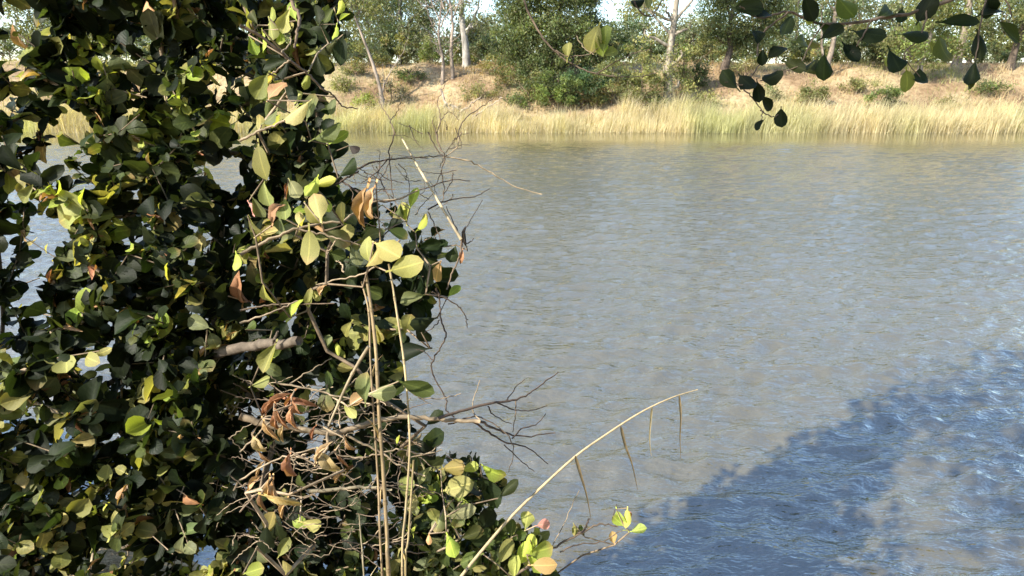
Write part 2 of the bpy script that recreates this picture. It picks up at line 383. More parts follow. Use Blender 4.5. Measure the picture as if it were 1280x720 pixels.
PALE, GREYB, DARKB, WHITEB, BROWNB = (.27, .215, .165), (.20, .17, .135), (.10, .075, .055), (.38, .35, .30), (.25, .18, .12)
OLIVE, GREYG, DEEP, FRESH, YEL, BLUEG = (.165, .17, .06), (.16, .17, .085), (.075, .095, .034), (.15, .19, .05), (.23, .22, .075), (.115, .145, .07)

far_tree('leaning_gum_tree', 'thin pale tree leaning over the dry far slope with sparse olive leaves', at(479, 45.2),
         [(0, 0, 0), (-.15, 0, 1.3), (-.6, .1, 3.0), (-1.3, .2, 5.0), (-2.2, .4, 7.5)], .16, PALE,
         [((-1.4, .4, 6.4), (1.5, 1.2, 1.2)), ((-2.6, .3, 7.2), (1.5, 1.2, 1.0)), ((-.4, .4, 6.9), (1.2, 1.1, 1.0))], GREYG, rt, 44, 45, .2, .9, .5, col2=OLIVE,
         extra=[([(-.1, 0, .9), (.7, .1, 2.4), (1.6, .2, 3.6), (2.0, .3, 4.8)], .05), ([(-.05, 0, .4), (.15, 0, 1.6), (.1, .1, 3.0)], .06)])
far_tree('grey_gum_tree', 'rounded grey green tree rising behind the leaning pale trunk', at(505, 58),
         [(0, 0, 0), (.2, 0, 2.2), (-.1, 0, 4.5), (.3, 0, 7.5)], .3, GREYB,
         [((0, 0, 4.0), (2.6, 2, 2.0)), ((-2.8, 0, 5.6), (2.2, 1.8, 1.8)), ((2.6, 0, 5.2), (2.0, 1.8, 2.0)), ((.2, 0, 7.6), (2.6, 2, 1.8)), ((-1.6, -.4, 2.6), (1.6, 1.2, 1.0)), ((2.0, -.4, 2.4), (1.4, 1.2, .9))], GREYG, rt, 130, 75, .24, .6, .6, col2=BLUEG)
dead_twigs = []
for _ in range(46):
    z0 = rt.uniform(1.4, 6.8); x0 = rt.choice((-.1, .75)) + rt.normal(0, .25) * (z0 / 3); sx = rt.choice((-1, 1)); l0 = rt.uniform(.5, 1.6)
    dead_twigs.append(([(x0, .1, z0), (x0 + sx * l0 * .5, .1 + rt.normal(0, .2), z0 + l0 * rt.uniform(.1, .7)), (x0 + sx * l0 * .8, .1 + rt.normal(0, .4), z0 + l0 * rt.uniform(.5, 1.2))], rt.uniform(.02, .035)))
dead = far_tree('dead_tree', 'bare dead twin stemmed tree with pale branches on the far bank', at(553, 47.5),
         [(0, 0, 0), (.1, 0, 1.6), (-.15, 0, 3.2), (.1, .1, 5.2), (.5, .1, 8.2)], .13, PALE, [], OLIVE, rt,
         extra=[([(.75, .2, -.2), (.7, .2, 2.2), (.85, .2, 4.4), (.6, .2, 6.2), (1.0, .2, 8.5)], .17), ([(-.1, 0, 3.0), (-.7, 0, 4.3), (-1.1, 0, 5.8)], .06), ([(0, 0, 3.8), (.7, -.2, 5.0), (1.6, -.2, 5.4), (2.4, -.2, 5.3)], .06),
                ([(.1, 0, 1.7), (-.3, 0, 2.6), (-.4, 0, 3.9)], .05), ([(.85, .2, 4.4), (1.4, .2, 5.6), (1.7, .2, 7.2)], .07), ([(-.1, 0, 4.4), (-.6, 0, 5.6), (-.8, .1, 7.0)], .05), ([(.3, 0, 5.0), (-.1, 0, 6.2), (-.9, 0, 7.4)], .05),
                ([(.8, .2, 5.0), (.3, .1, 5.9), (.2, 0, 7.6)], .05), ([(-.9, 0, 5.0), (-1.6, .1, 5.6), (-2.1, 0, 6.4)], .035), ([(1.4, .2, 5.6), (2.1, .1, 6.1), (2.6, 0, 7.0)], .035)] + dead_twigs)
far_tree('white_gum_tree', 'smooth white trunked gum tree standing behind the bare dead tree', at(584, 53),
         [(0, 0, 0), (-.1, 0, 2.0), (-.35, 0, 4.2), (-.2, 0, 7.0), (.4, 0, 10.5)], .33, WHITEB,
         [((-.6, 0, 9.2), (2.4, 2, 1.4)), ((1.6, 0, 10.4), (2.2, 2, 1.4)), ((-1.4, .3, 6.7), (1.0, .9, .7)), ((-.1, -.9, 5.0), (1.3, .6, .9)), ((.9, -.7, 3.4), (.7, .5, .6))], GREYG, rt, 75, 60, .24, .8, .55, extra=[([(-.2, 0, 2.6), (.7, 0, 4.0), (1.3, .2, 6.2)], .2)])
far_tree('spreading_dark_tree', 'large dense olive tree hanging low over the bank above green bushes', at(694, 46.6),
         [(0, 0, 0), (-.3, 0, 1.3), (-.1, .1, 3.0), (.2, .2, 5.0), (.3, .2, 8.0)], .3, DARKB,
         [((-2.3, -.2, 3.6), (1.7, 1.6, 1.5)), ((0, -.4, 3.6), (1.8, 1.6, 1.5)), ((2.2, -.2, 4.0), (1.7, 1.5, 1.4)), ((-2.6, 0, 5.8), (1.9, 1.6, 1.4)), ((.2, -.2, 6.2), (2.2, 1.8, 1.6)), ((2.5, .1, 6.4), (1.5, 1.4, 1.2)), ((-.6, .2, 8.2), (2.4, 1.9, 1.5)), ((-1.6, -.5, 1.5), (1.6, 1.1, 1.2)), ((1.2, -.6, 1.7), (1.6, 1.1, 1.2)), ((3.0, -.2, 2.6), (1.2, 1.0, 1.2)), ((-3.2, -.2, 2.4), (1.1, 1.0, 1.2))],
         (.115, .135, .045), rt, 330, 85, .21, .4, .42, col2=DEEP)
far_tree('big_gum_tree', 'tall thick pale gum trunk standing among shrubs at the reed edge', at(835, 44.6),
         [(0, 0, 0), (-.15, 0, 2.5), (-.05, 0, 5.0), (.1, 0, 8.0), (0, 0, 12)], .33, (.27, .23, .175),
         [((-2.2, .2, 6.6), (1.3, 1.2, 1.0)), ((1.4, .2, 9.6), (1.8, 1.6, 1.4)), ((-1.4, 0, 10.4), (2.2, 1.8, 1.5)), ((.5, 0, 12), (2.4, 2, 1.3)), ((1.0, -.2, 5.0), (.6, .6, .7)), ((-1.9, 0, 4.6), (.9, .8, .7)), ((.5, -.6, 3.2), (.7, .5, .8)), ((-.6, -.7, 2.3), (.8, .5, .9)), ((.4, -.7, 1.3), (.9, .5, .7)), ((-.7, -.5, 6.0), (.8, .5, .6))], YEL, rt, 110, 45, .2, .8, .45, col2=GREYG,
         extra=[([(0, 0, 4.4), (-1.0, 0, 5.4), (-2.0, .1, 6.4), (-2.6, .1, 7.6)], .1), ([(.1, 0, 5.5), (1.2, 0, 6.9), (2.0, .1, 8.6)], .12)])
far_tree('dark_bank_tree', 'dark leafy tree above the bare pinkish earth slope', at(905, 49),
         [(0, 0, 0), (.3, 0, 1.4), (.1, 0, 3.0), (.4, 0, 6.5)], .3, DARKB,
         [((-.6, 0, 2.6), (1.7, 1.5, 1.2)), ((1.8, 0, 2.4), (1.7, 1.5, 1.3)), ((-.4, 0, 4.8), (1.8, 1.6, 1.4)), ((2.2, 0, 4.8), (2.0, 1.6, 1.4)), ((1.0, 0, 6.8), (2.4, 1.8, 1.3)), ((3.4, 0, 3.6), (1.5, 1.3, 1.3))], DEEP, rt, 190, 80, .2, .4, .5, col2=OLIVE)
far_tree('feathery_gum_tree', 'tall feathery gum tree with several slim stems on the far bank', at(1030, 48.5),
         [(0, 0, 0), (.3, 0, 2.4), (.1, 0, 5.0), (.6, 0, 9.0)], .22, PALE,
         [((-1.0, 0, 5.6), (1.7, 1.5, 1.3)), ((1.4, 0, 6.2), (1.7, 1.5, 1.4)), ((.3, 0, 8.2), (2.4, 1.8, 1.4)), ((1.9, 0, 3.8), (1.2, 1.1, .9))], OLIVE, rt, 90, 60, .22, .8, .5, col2=GREYG,
         extra=[([(.1, 0, .3), (-.6, 0, 2.6), (-1.0, 0, 5.4)], .13)])
far_tree('low_round_tree', 'low round olive tree with foliage down to the bank grass', at(1150, 47.2),
         [(0, 0, 0), (-.2, 0, 1.2), (.1, 0, 3.0), (.2, 0, 5.5)], .24, GREYB,
         [((-1.6, 0, 2.4), (1.6, 1.4, 1.2)), ((1.4, 0, 2.4), (1.7, 1.4, 1.2)), ((0, 0, 4.4), (2.3, 1.8, 1.4)), ((.2, 0, 6.2), (2.0, 1.6, 1.2))], OLIVE, rt, 110, 80, .2, .4, .5, col2=FRESH)
far_tree('dark_bushy_tree', 'dark bushy tree beside the low round olive tree', at(1262, 49),
         [(0, 0, 0), (.1, 0, 1.8), (.2, 0, 4.0), (0, 0, 7.0)], .26, DARKB,
         [((-1.4, 0, 3.2), (1.7, 1.5, 1.3)), ((1.6, 0, 3.4), (1.9, 1.5, 1.5)), ((0, 0, 5.8), (2.4, 1.8, 1.5)), ((2.4, 0, 5.8), (1.8, 1.5, 1.4))], DEEP, rt, 120, 80, .2, .4, .5, col2=OLIVE)
far_tree('slim_gum_tree', 'slim grey gum tree half hidden behind the riverside shrub', at(392, 48.5),
         [(0, 0, 0), (.1, 0, 2.4), (-.1, 0, 5.0), (.3, 0, 8.0)], .18, PALE,
         [((-1.0, 0, 5.0), (1.6, 1.4, 1.2)), ((1.2, 0, 5.6), (1.5, 1.4, 1.2)), ((.1, 0, 7.4), (2.0, 1.6, 1.2)), ((-.6, 0, 3.0), (1.1, 1, .8))], GREYG, rt, 80, 60, .22, .7, .5, col2=OLIVE)
far_tree('broad_gum_tree', 'broad olive gum tree standing behind the leafy shrub', at(205, 49),
         [(0, 0, 0), (.1, 0, 2.0), (-.2, 0, 4.4), (.2, 0, 7.5)], .28, GREYB,
         [((-1.8, 0, 4.0), (2.0, 1.6, 1.4)), ((1.8, 0, 4.2), (2.0, 1.6, 1.5)), ((0, 0, 6.6), (2.6, 2, 1.5))], OLIVE, rt, 80, 70, .22, .5, .55)
far_tree('unseen_reflection_gum', 'tall unseen gum tree added past the dark bushy tree for the water reflection', at(1375, 49),  # added out of view to darken the bright reflection in the right-hand water
         [(0, 0, 0), (.1, 0, 2.4), (-.2, 0, 6.0), (.2, 0, 10.0)], .28, GREYB,
         [((-1.6, 0, 4.0), (2.2, 1.6, 1.6)), ((1.8, 0, 4.6), (2.2, 1.6, 1.6)), ((0, 0, 7.6), (2.8, 2, 1.8)), ((.2, 0, 10.4), (2.4, 1.8, 1.5))], OLIVE, rt, 110, 70, .22, .5, .5)
far_tree('added_twin_gum_tree', 'added tall gum tree with two olive crowns behind the low round tree', at(1195, 52),  # added so its reflection darkens the bright water at the right
         [(0, 0, 0), (.1, 0, 3.4), (-.2, 0, 7.0), (.2, 0, 12.0)], .3, PALE,
         [((-2.0, 0, 7.6), (2.2, 1.8, 1.6)), ((2.2, 0, 8.4), (2.2, 1.8, 1.6)), ((0, 0, 11.4), (2.8, 2, 1.6)), ((2.6, 0, 11.6), (2.0, 1.8, 1.4))], GREYG, rt, 110, 65, .24, .7, .55)
# woodland further back, each tree low enough to let the sky show over it
back = []
for k, px in enumerate(np.arange(60, 1300, 44)):
    y = (62, 76, 69, 90)[k % 4] + rt.uniform(-3, 3); gap = min(abs(px - q) for q in (590, 778, 852)) < 26
    back.append((px + rt.uniform(-10, 10), y, (4.8 if gap else rt.uniform(8.0, 11.5)) * (y / 72), (GREYG, BLUEG, OLIVE)[k % 3]))
for i, (px, y, h, c) in enumerate(back):
    far_tree('woodland_tree', ('dusty grey green', 'bluish green', 'olive')[i % 3] + (' short' if h < 6.5 else ' tall') + (' woodland tree just beyond the ' if y < 73 else ' woodland tree far beyond the ') + near(px), at(px, y),
             [(0, 0, 0), (.2, 0, h * .3), (-.1, 0, h * .6), (.2, 0, h * .9)], .2, GREYB,
             [((-1.5, 0, h * .22), (2.2, 1.8, h * .2)), ((1.6, 0, h * .26), (2.2, 1.8, h * .2)), ((-.8, 0, h * .5), (2.4, 2, h * .2)), ((.6, 0, h * .74), (2.4, 2, h * .22))], c, rt, 64, 62, .36, .4, .75, group='woodland trees behind the bank', twig=False)
# bushes along the bank
def bush(name, label, px, y, w, h, col, n=26, per=80, col2=None, leaf=.16, group=None):
    far_tree(name, label, at(px, y), [(0, 0, 0), (.05, 0, h * .4), (-.05, 0, h * .8)], .05, BROWNB,
             [((-w * .25, 0, h * .42), (w * .36, w * .32, h * .36)), ((w * .26, 0, h * .40), (w * .34, w * .32, h * .34)), ((0, 0, h * .68), (w * .34, w * .3, h * .3))], col, rt, n, per, leaf, .2, .26, col2=col2, cat='bush', group=group)
bush('green_bush', 'fresh green rounded bush beneath the spreading dark tree', 697, 43.9, 3.2, 3.0, FRESH, 44, 90, DEEP)
bush('dark_green_bush', 'deep bluish green bush beside the fresh green one', 728, 44.2, 3.2, 2.9, (.065, .115, .045), 44, 90, BLUEG)
bush('shady_bush', 'dark olive bush at the foot of the spreading dark tree', 662, 45.0, 3.0, 2.9, DEEP, 40, 80, OLIVE)
bush('bank_edge_bush', 'olive bush between the deep bluish bush and the thick gum trunk', 764, 44.4, 3.4, 3.2, OLIVE, 44, 80, DEEP)
bush('straggly_bush', 'straggly olive bush growing against the thick gum trunk', 800, 43.9, 3.6, 3.4, OLIVE, 44, 70, YEL)
bush('yellow_green_bush', 'yellow green bush just past the thick gum trunk', 851, 45.2, 1.6, 4.2, (.22, .25, .06), 26, 60, OLIVE)
bush('tall_dark_shrub', 'narrow dark shrub at the foot of the dark bank tree', 872, 46.6, 1.8, 1.8, DEEP, 20, 80)
bush('twiggy_bush', 'grey twiggy bush beside the leaning pale trunk', 489, 45.6, 1.8, 1.9, (.12, .11, .075), 18, 50, OLIVE)
bush('lime_bush', 'small lime green bush low on the dry slope', 456, 44.4, 1.2, 1.2, (.24, .27, .06), 12, 60)
bush('hedge_bush', 'grey green bush spreading behind the dead tree', 606, 54, 4.0, 2.6, BLUEG, 30, 80, GREYG)
bush('tawny_bush', 'tawny dry bush on the bank top near the white gum', 617, 48.6, 2.0, 1.6, (.30, .22, .10), 18, 60, YEL)
bush('round_bush', 'dusty green round bush on the bank top behind the twiggy bush', 462, 50.5, 3.2, 1.8, YEL, 24, 70, GREYG)
bush('low_green_bush', 'low green bush behind the dead tree stems', 540, 50.5, 2.4, 2.4, FRESH, 20, 70, OLIVE)
bush('bank_bush', 'small olive bush in the dry grass below the feathery gum', 1010, 44.6, 2.0, 1.6, OLIVE, 18, 70)
bush('reed_edge_bush', 'dark green bush at the reed edge below the low round tree', 1105, 44.0, 2.4, 1.9, DEEP, 20, 80, FRESH)
rb = np.random.default_rng(404)
scrub_c = (DEEP, OLIVE, GREYG, BLUEG, YEL)
for k, px in enumerate(np.arange(20, 1300, 52)):
    bush('scrub_bush', ('dark green', 'olive', 'grey green', 'bluish green', 'yellowish')[k % 5] + ' scrub bush in the bank top thicket behind the ' + near(px), px + rb.uniform(-14, 14), rb.uniform(53, 58), rb.uniform(4.5, 6.5), rb.uniform(2.0, 3.2), scrub_c[k % 5], 30, 62, scrub_c[(k + 2) % 5], .26, 'scrub along the bank top')
for k, (px, y) in enumerate(((430, 46.5), (445, 48.5), (512, 48.0), (600, 45.0), (632, 47.2), (650, 44.2), (745, 44.0), (780, 46.5), (818, 43.8), (880, 44.6), (930, 47.4), (960, 45.2), (1070, 46.0), (1180, 44.4), (1235, 46.0))):
    bush('slope_bush', ('olive', 'dry yellowish', 'dark green')[k % 3] + (' low ragged bush on the upper slope by the ' if y > 45.5 else ' low ragged bush down the slope near the ') + near(px), px, y, rb.uniform(1.2, 2.6), rb.uniform(.7, 1.5), (OLIVE, (.26, .22, .10), DEEP)[k % 3], 14, 60, (YEL, OLIVE, FRESH)[k % 3], .15, 'low bushes on the far slope')
# fallen dead limbs under the dead tree
fb = at(562, 43.2)
t = thing('fallen_branch', fb, 'fallen grey dead branch with bare limbs lying down to the reeds', 'branch')
def fallen(t, base, lines, r, col):
    for pts in lines:
        mb = MB(); p = smooth_path(np.array(base) + np.array(pts, float), 6, .03, rt)
        mb.tube(p, r * (1 - .75 * np.linspace(0, 1, len(p))), 6, col); mb.build('limb', M_BARK, t)
fallen(t, fb, [[(-.6, .6, 2.0), (-.3, .2, 1.2), (.4, -.4, .4), (1.6, -1.6, -.3), (2.2, -2.2, -.9)], [(.2, 0, .9), (.4, -.6, .2), (.4, -1.2, -.5)], [(.5, -.5, .3), (1.4, -.5, 1.0), (2.2, -.4, 1.6)], [(-.2, 0, 1.1), (-.7, -.4, .5), (-1.0, -.8, -.1)], [(1.2, -1.2, -.1), (2.0, -1.2, .5), (3.0, -1.2, 1.1), (3.6, -1.2, 1.5)], [(.0, .1, 1.0), (.9, .2, .6), (1.6, .2, .3)]], .09, (.36, .29, .22))
fb = at(480, 43.4)
t = thing('broken_limb', fb, 'broken forked limb lying on the slope below the leaning tree', 'branch')
fallen(t, fb, [[(-.2, .8, 1.2), (.1, .1, .6), (.5, -.8, .0), (1.1, -1.7, -.7), (1.5, -2.2, -1.2)], [(.2, 0, .5), (.1, -.5, .9), (-.1, -.8, 1.5)], [(.6, -1, -.1), (1.3, -1.1, .2), (1.9, -1.2, .9)]], .08, (.36, .28, .2))

# ------------------------------------------------------------------ foreground leaves
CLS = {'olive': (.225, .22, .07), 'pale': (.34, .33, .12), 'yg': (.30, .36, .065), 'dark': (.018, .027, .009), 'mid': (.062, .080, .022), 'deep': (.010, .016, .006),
       'grey': (.15, .165, .075), 'brown': (.29, .15, .078), 'tan': (.44, .28, .14), 'lime': (.30, .34, .085), 'pink': (.42, .20, .15), 'black': (.03, .025, .02), 'shade': (.036, .047, .015)}  # deep, dark and shade: leaf shade painted into the colour
def leaf_shape(w=.68, fold=.25, bend=.3, obov=.62, petiole=.16, dry=False, wav=.0, seg=6, twist=0.0, sides=(-1, -.5, 0, .5, 1)):
    """unit leaf along +Y, face +Z; returns verts, faces, lv"""
    v, l = [], []; ns = len(sides)
    for i in range(seg + 1):
        t = .5 * (i / seg) + .5 * (.5 - .5 * math.cos(math.pi * i / seg))
        s = (t ** obov_pow(obov)) ; wd = w * .5 * (math.sin(math.pi * min(1, max(0, s))) ** .6 if 0 < t < 1 else .03)
        th = bend * (t - .15); y = math.sin(th) / bend if abs(bend) > 1e-3 else t; z = -(1 - math.cos(th)) / bend if abs(bend) > 1e-3 else 0
        for side in sides:
            a = fold * abs(side) * (1 + .4 * math.sin(t * 5))
            if dry: a = fold * abs(side) * 1.9
            x = side * wd * math.cos(a); zz = z + abs(side) * wd * math.sin(a) + wav * math.sin(t * 9 + side * 2) * wd * abs(side)
            tw = twist * (t - .3); x, zz = x * math.cos(tw) - zz * math.sin(tw), x * math.sin(tw) + zz * math.cos(tw)
            v.append((x, y, zz)); l.append((side, t))
    f = []
    for i in range(seg):
        for j in range(ns - 1):
            a = i * ns + j; f.append((a, a + 1, a + ns + 1, a + ns))
    n = len(v)
    y0 = v[ns // 2][1]; z0 = v[ns // 2][2]; pw = .028
    v += [(-pw, y0 - petiole, z0 - .03), (pw, y0 - petiole, z0 - .03), (pw, y0 + .04, z0 - .012), (-pw, y0 + .04, z0 - .012)]; l += [(0, 0)] * 4
    f.append((n, n + 1, n + 2, n + 3))
    return np.array(v), f, np.array(l)
def obov_pow(o): return math.log(.5) / math.log(o)
rl = np.random.default_rng(3)
def variants(n, fn):
    p = [fn() for _ in range(n)]
    return [leaf_shape(**q) for q in p], [leaf_shape(**q, sides=(-1, 0, 1)) for q in p]
SHAPES, SHAPES_LO = variants(16, lambda: dict(w=rl.uniform(.5, .86), fold=rl.uniform(.05, .6), bend=rl.uniform(-.5, 1.1), obov=rl.uniform(.48, .66), petiole=rl.uniform(.1, .24), wav=rl.uniform(0, .3), twist=rl.uniform(-.7, .7)))
DRY, DRY_LO = variants(6, lambda: dict(w=rl.uniform(.45, .62), fold=rl.uniform(.9, 1.3), bend=rl.uniform(.3, 1.4), obov=rl.uniform(.45, .55), petiole=.18, dry=True, wav=.3, twist=rl.uniform(-.9, .9)))
NARROW, NARROW_LO = variants(5, lambda: dict(w=rl.uniform(.40, .55), fold=rl.uniform(.2, .6), bend=rl.uniform(0, .9), obov=rl.uniform(.45, .56), petiole=rl.uniform(.1, .2), wav=.15, twist=rl.uniform(-.5, .5)))
BANK = {'round': SHAPES, 'dry': DRY, 'narrow': NARROW}
BANK_LO = {'round': SHAPES_LO, 'dry': DRY_LO, 'narrow': NARROW_LO}
def shape_of(kind, k):
    b = BANK[kind]; return b[k % len(b)]
def shape_lo(kind, k):
    b = BANK_LO[kind]; return b[k % len(b)]
def leaf_colors(shape, cls, rng):
    v, f, l = shape; c = np.array(CLS[cls]) * rng.uniform(.8, 1.2) * (1 + rng.normal(0, .05, 3))
    c = np.tile(c, (len(v), 1))
    if rng.uniform() < .35 and cls in ('olive', 'pale', 'yg', 'lime', 'mid', 'grey'):   # browned or yellowed tip
        w = sstep(.55 + rng.uniform(0, .3), 1.05, l[:, 1])[:, None] * rng.uniform(.3, .9); c = c * (1 - w) + np.array((.33, .22, .10)) * w
    return np.clip(c, .005, 1)
_cache = {}
def leaf_mesh(kind, k, cls, var):
    key = (kind, k, cls, var)
    if key not in _cache:
        rng = np.random.default_rng(abs(hash((k * 13 + var * 7 + len(cls) * 31 + ord(cls[0]) + len(kind)))) % 9999)
        s = shape_of(kind, k); mb = MB(); mb.add(s[0], s[1], leaf_colors(s, cls, rng), s[2])
        _cache[key] = mb.mesh('leaf', M_DRYLEAF if kind == 'dry' else M_LEAF)
    return _cache[key]
def frame(d, n):
    d = np.asarray(d, float); d = d / (np.linalg.norm(d) + 1e-9); n = np.asarray(n, float); n = n - d * (n @ d); n /= np.linalg.norm(n) + 1e-9
    return np.stack([np.cross(d, n), d, n], 1)      # columns x, y, z
class Leaf:
    __slots__ = ('b', 'R', 'L', 'kind', 'k', 'cls', 'var', 'keep')
    def __init__(s, b, R, L, kind, k, cls, var=0, keep=False): s.b, s.R, s.L, s.kind, s.k, s.cls, s.var, s.keep = np.asarray(b, float), R, L, kind, k, cls, var, keep
def traced(rng, px, py, lpx, ang, cls, d=1.45, tilt=None, kind='round', face=None, flip=None):
    """leaf seen centred at (px,py): lpx long, tip pointing along ang (degrees, image, counter-clockwise from right)"""
    a = math.radians(ang); tilt = rng.uniform(-.35, .35) if tilt is None else tilt
    L = (1.3 if kind == 'dry' else 1.17) * lpx / FPX * d / math.cos(tilt)
    right = np.array((1., 0, 0)); up = np.array((0, sp, cp)); fwd = np.array((0, cp, -sp))
    dr = (right * math.cos(a) + up * math.sin(a)) * math.cos(tilt) + fwd * math.sin(tilt)
    c = P(px, py, d); b = c - dr * L * .45
    n = -fwd * .8 + np.array(to_sun) * .55 + rng.normal(0, .26, 3)
    if flip is None: flip = rng.uniform() < .45
    if flip: n = -n
    return Leaf(b, frame(dr, n), L, kind, int(rng.integers(0, 16)), cls, int(rng.integers(0, 3)), True)
def place_leaves(leaves, parent, cap, pieces_name='leaf'):
    """the largest in view become parts of their own, the rest one joined part"""
    b = np.array([l.b for l in leaves]); px, py, d = to_px(b)
    L = np.array([l.L for l in leaves])
    vis = (px > -15) & (px < 1295) & (py > -15) & (py < 735)
    score = np.where(vis, 1.0 / d ** 3 * L ** .6, 0) + np.array([10. if l.keep else 0. for l in leaves])
    order = np.argsort(-score); cnt = 0; rest = []
    for i in order:
        l = leaves[i]
        if cnt < cap and score[i] > 0:
            o = link(pieces_name, leaf_mesh(l.kind, l.k % len(BANK[l.kind]), l.cls, l.var), parent)
            M = Matrix([[*(l.R[r] * l.L), l.b[r]] for r in range(3)] + [[0, 0, 0, 1]])
            o.matrix_basis = M; cnt += 1
        else: rest.append(l)
    if rest:
        rng = np.random.default_rng(len(rest))
        for kinds, mat, nm in ((('round', 'narrow'), M_LEAF, 'foliage'), (('dry',), M_DRYLEAF, 'dry_foliage')):
            mb = MB()
            for l in rest:
                if l.kind not in kinds: continue
                s = shape_lo(l.kind, l.k); mb.add(s[0] * l.L @ l.R.T + l.b, s[1], leaf_colors(s, l.cls, rng), s[2])
            if mb.n: tag(mb.build(nm, mat, parent), kind='stuff')
def in_poly(px, py, poly):
    c = np.zeros(len(px), bool); j = len(poly) - 1
    for i in range(len(poly)):
        xi, yi = poly[i]; xj, yj = poly[j]
        c ^= ((yi > py) != (yj > py)) & (px < (xj - xi) * (py - yi) / (yj - yi + 1e-12) + xi); j = i
    return c
def grow(roots, targets, rng, step=.09):
    """branching skeleton: every target is joined to the nearest twig grown so far"""
    pos = [np.array(p, float) for p in roots[0]]; par = [-1] + list(range(len(pos) - 1))
    for chain in roots[1:]:
        k0 = len(pos); pos += [np.array(p, float) for p in chain]; par += [-1] + list(range(k0, len(pos) - 1))
    base = pos[0]; targets = np.asarray(targets); order = np.argsort(np.linalg.norm(targets - base, axis=1)); tip = np.full(len(targets), -1)
    buf = np.zeros((60000, 3)); n = len(pos); buf[:n] = pos
    for i in order:
        t = targets[i]; dv = buf[:n] - t; dd = np.sqrt((dv ** 2).sum(1)) + .25 * np.clip(dv[:, 2], 0, None)
        j = int(np.argmin(dd)); a = buf[j].copy(); dist = np.linalg.norm(t - a); m = max(1, int(dist / step))
        sag = rng.normal(0, .09, 3) * dist; prev = j
        for q in range(1, m + 1):
            s = q / m; buf[n] = a + (t - a) * s + sag * math.sin(math.pi * s) + (rng.normal(0, .006, 3) if q < m else 0)
            par.append(prev); prev = n; n += 1
        tip[i] = prev
    return buf[:n].copy(), np.array(par), tip
def skeleton_mesh(mb, pos, par, rng, r_tip=.0016, power=.42, col=(.2, .15, .1), rmax=.03, pale=.35):
    n = len(pos); w = np.zeros(n); kids = [[] for _ in range(n)]
    for i in range(n):
        if par[i] >= 0: kids[par[i]].append(i)
    for i in range(n - 1, -1, -1):
        if not kids[i]: w[i] += 1
        if par[i] >= 0: w[par[i]] += w[i]
    r = np.minimum(r_tip * w ** power, rmax); done = np.zeros(n, bool)
    for i in range(n - 1, -1, -1):
        if kids[i]: continue
        ch = [i]
        while par[ch[-1]] >= 0:
            ch.append(par[ch[-1]])
            if done[ch[-1]]: break
        for q in ch: done[q] = True
        if len(ch) < 2: continue
        rr = r[ch].copy(); rr[-1] = min(rr[-1], rr[-2] * 1.2)
        c = np.array(col) * rng.uniform(.7, 1.3)
        if rng.uniform() < pale: c = np.array((.40, .31, .21)) * rng.uniform(.7, 1.1)
        mb.tube(pos[ch][::-1], rr[::-1], 5 if rr.max() > .004 else 4, c, cap=False)
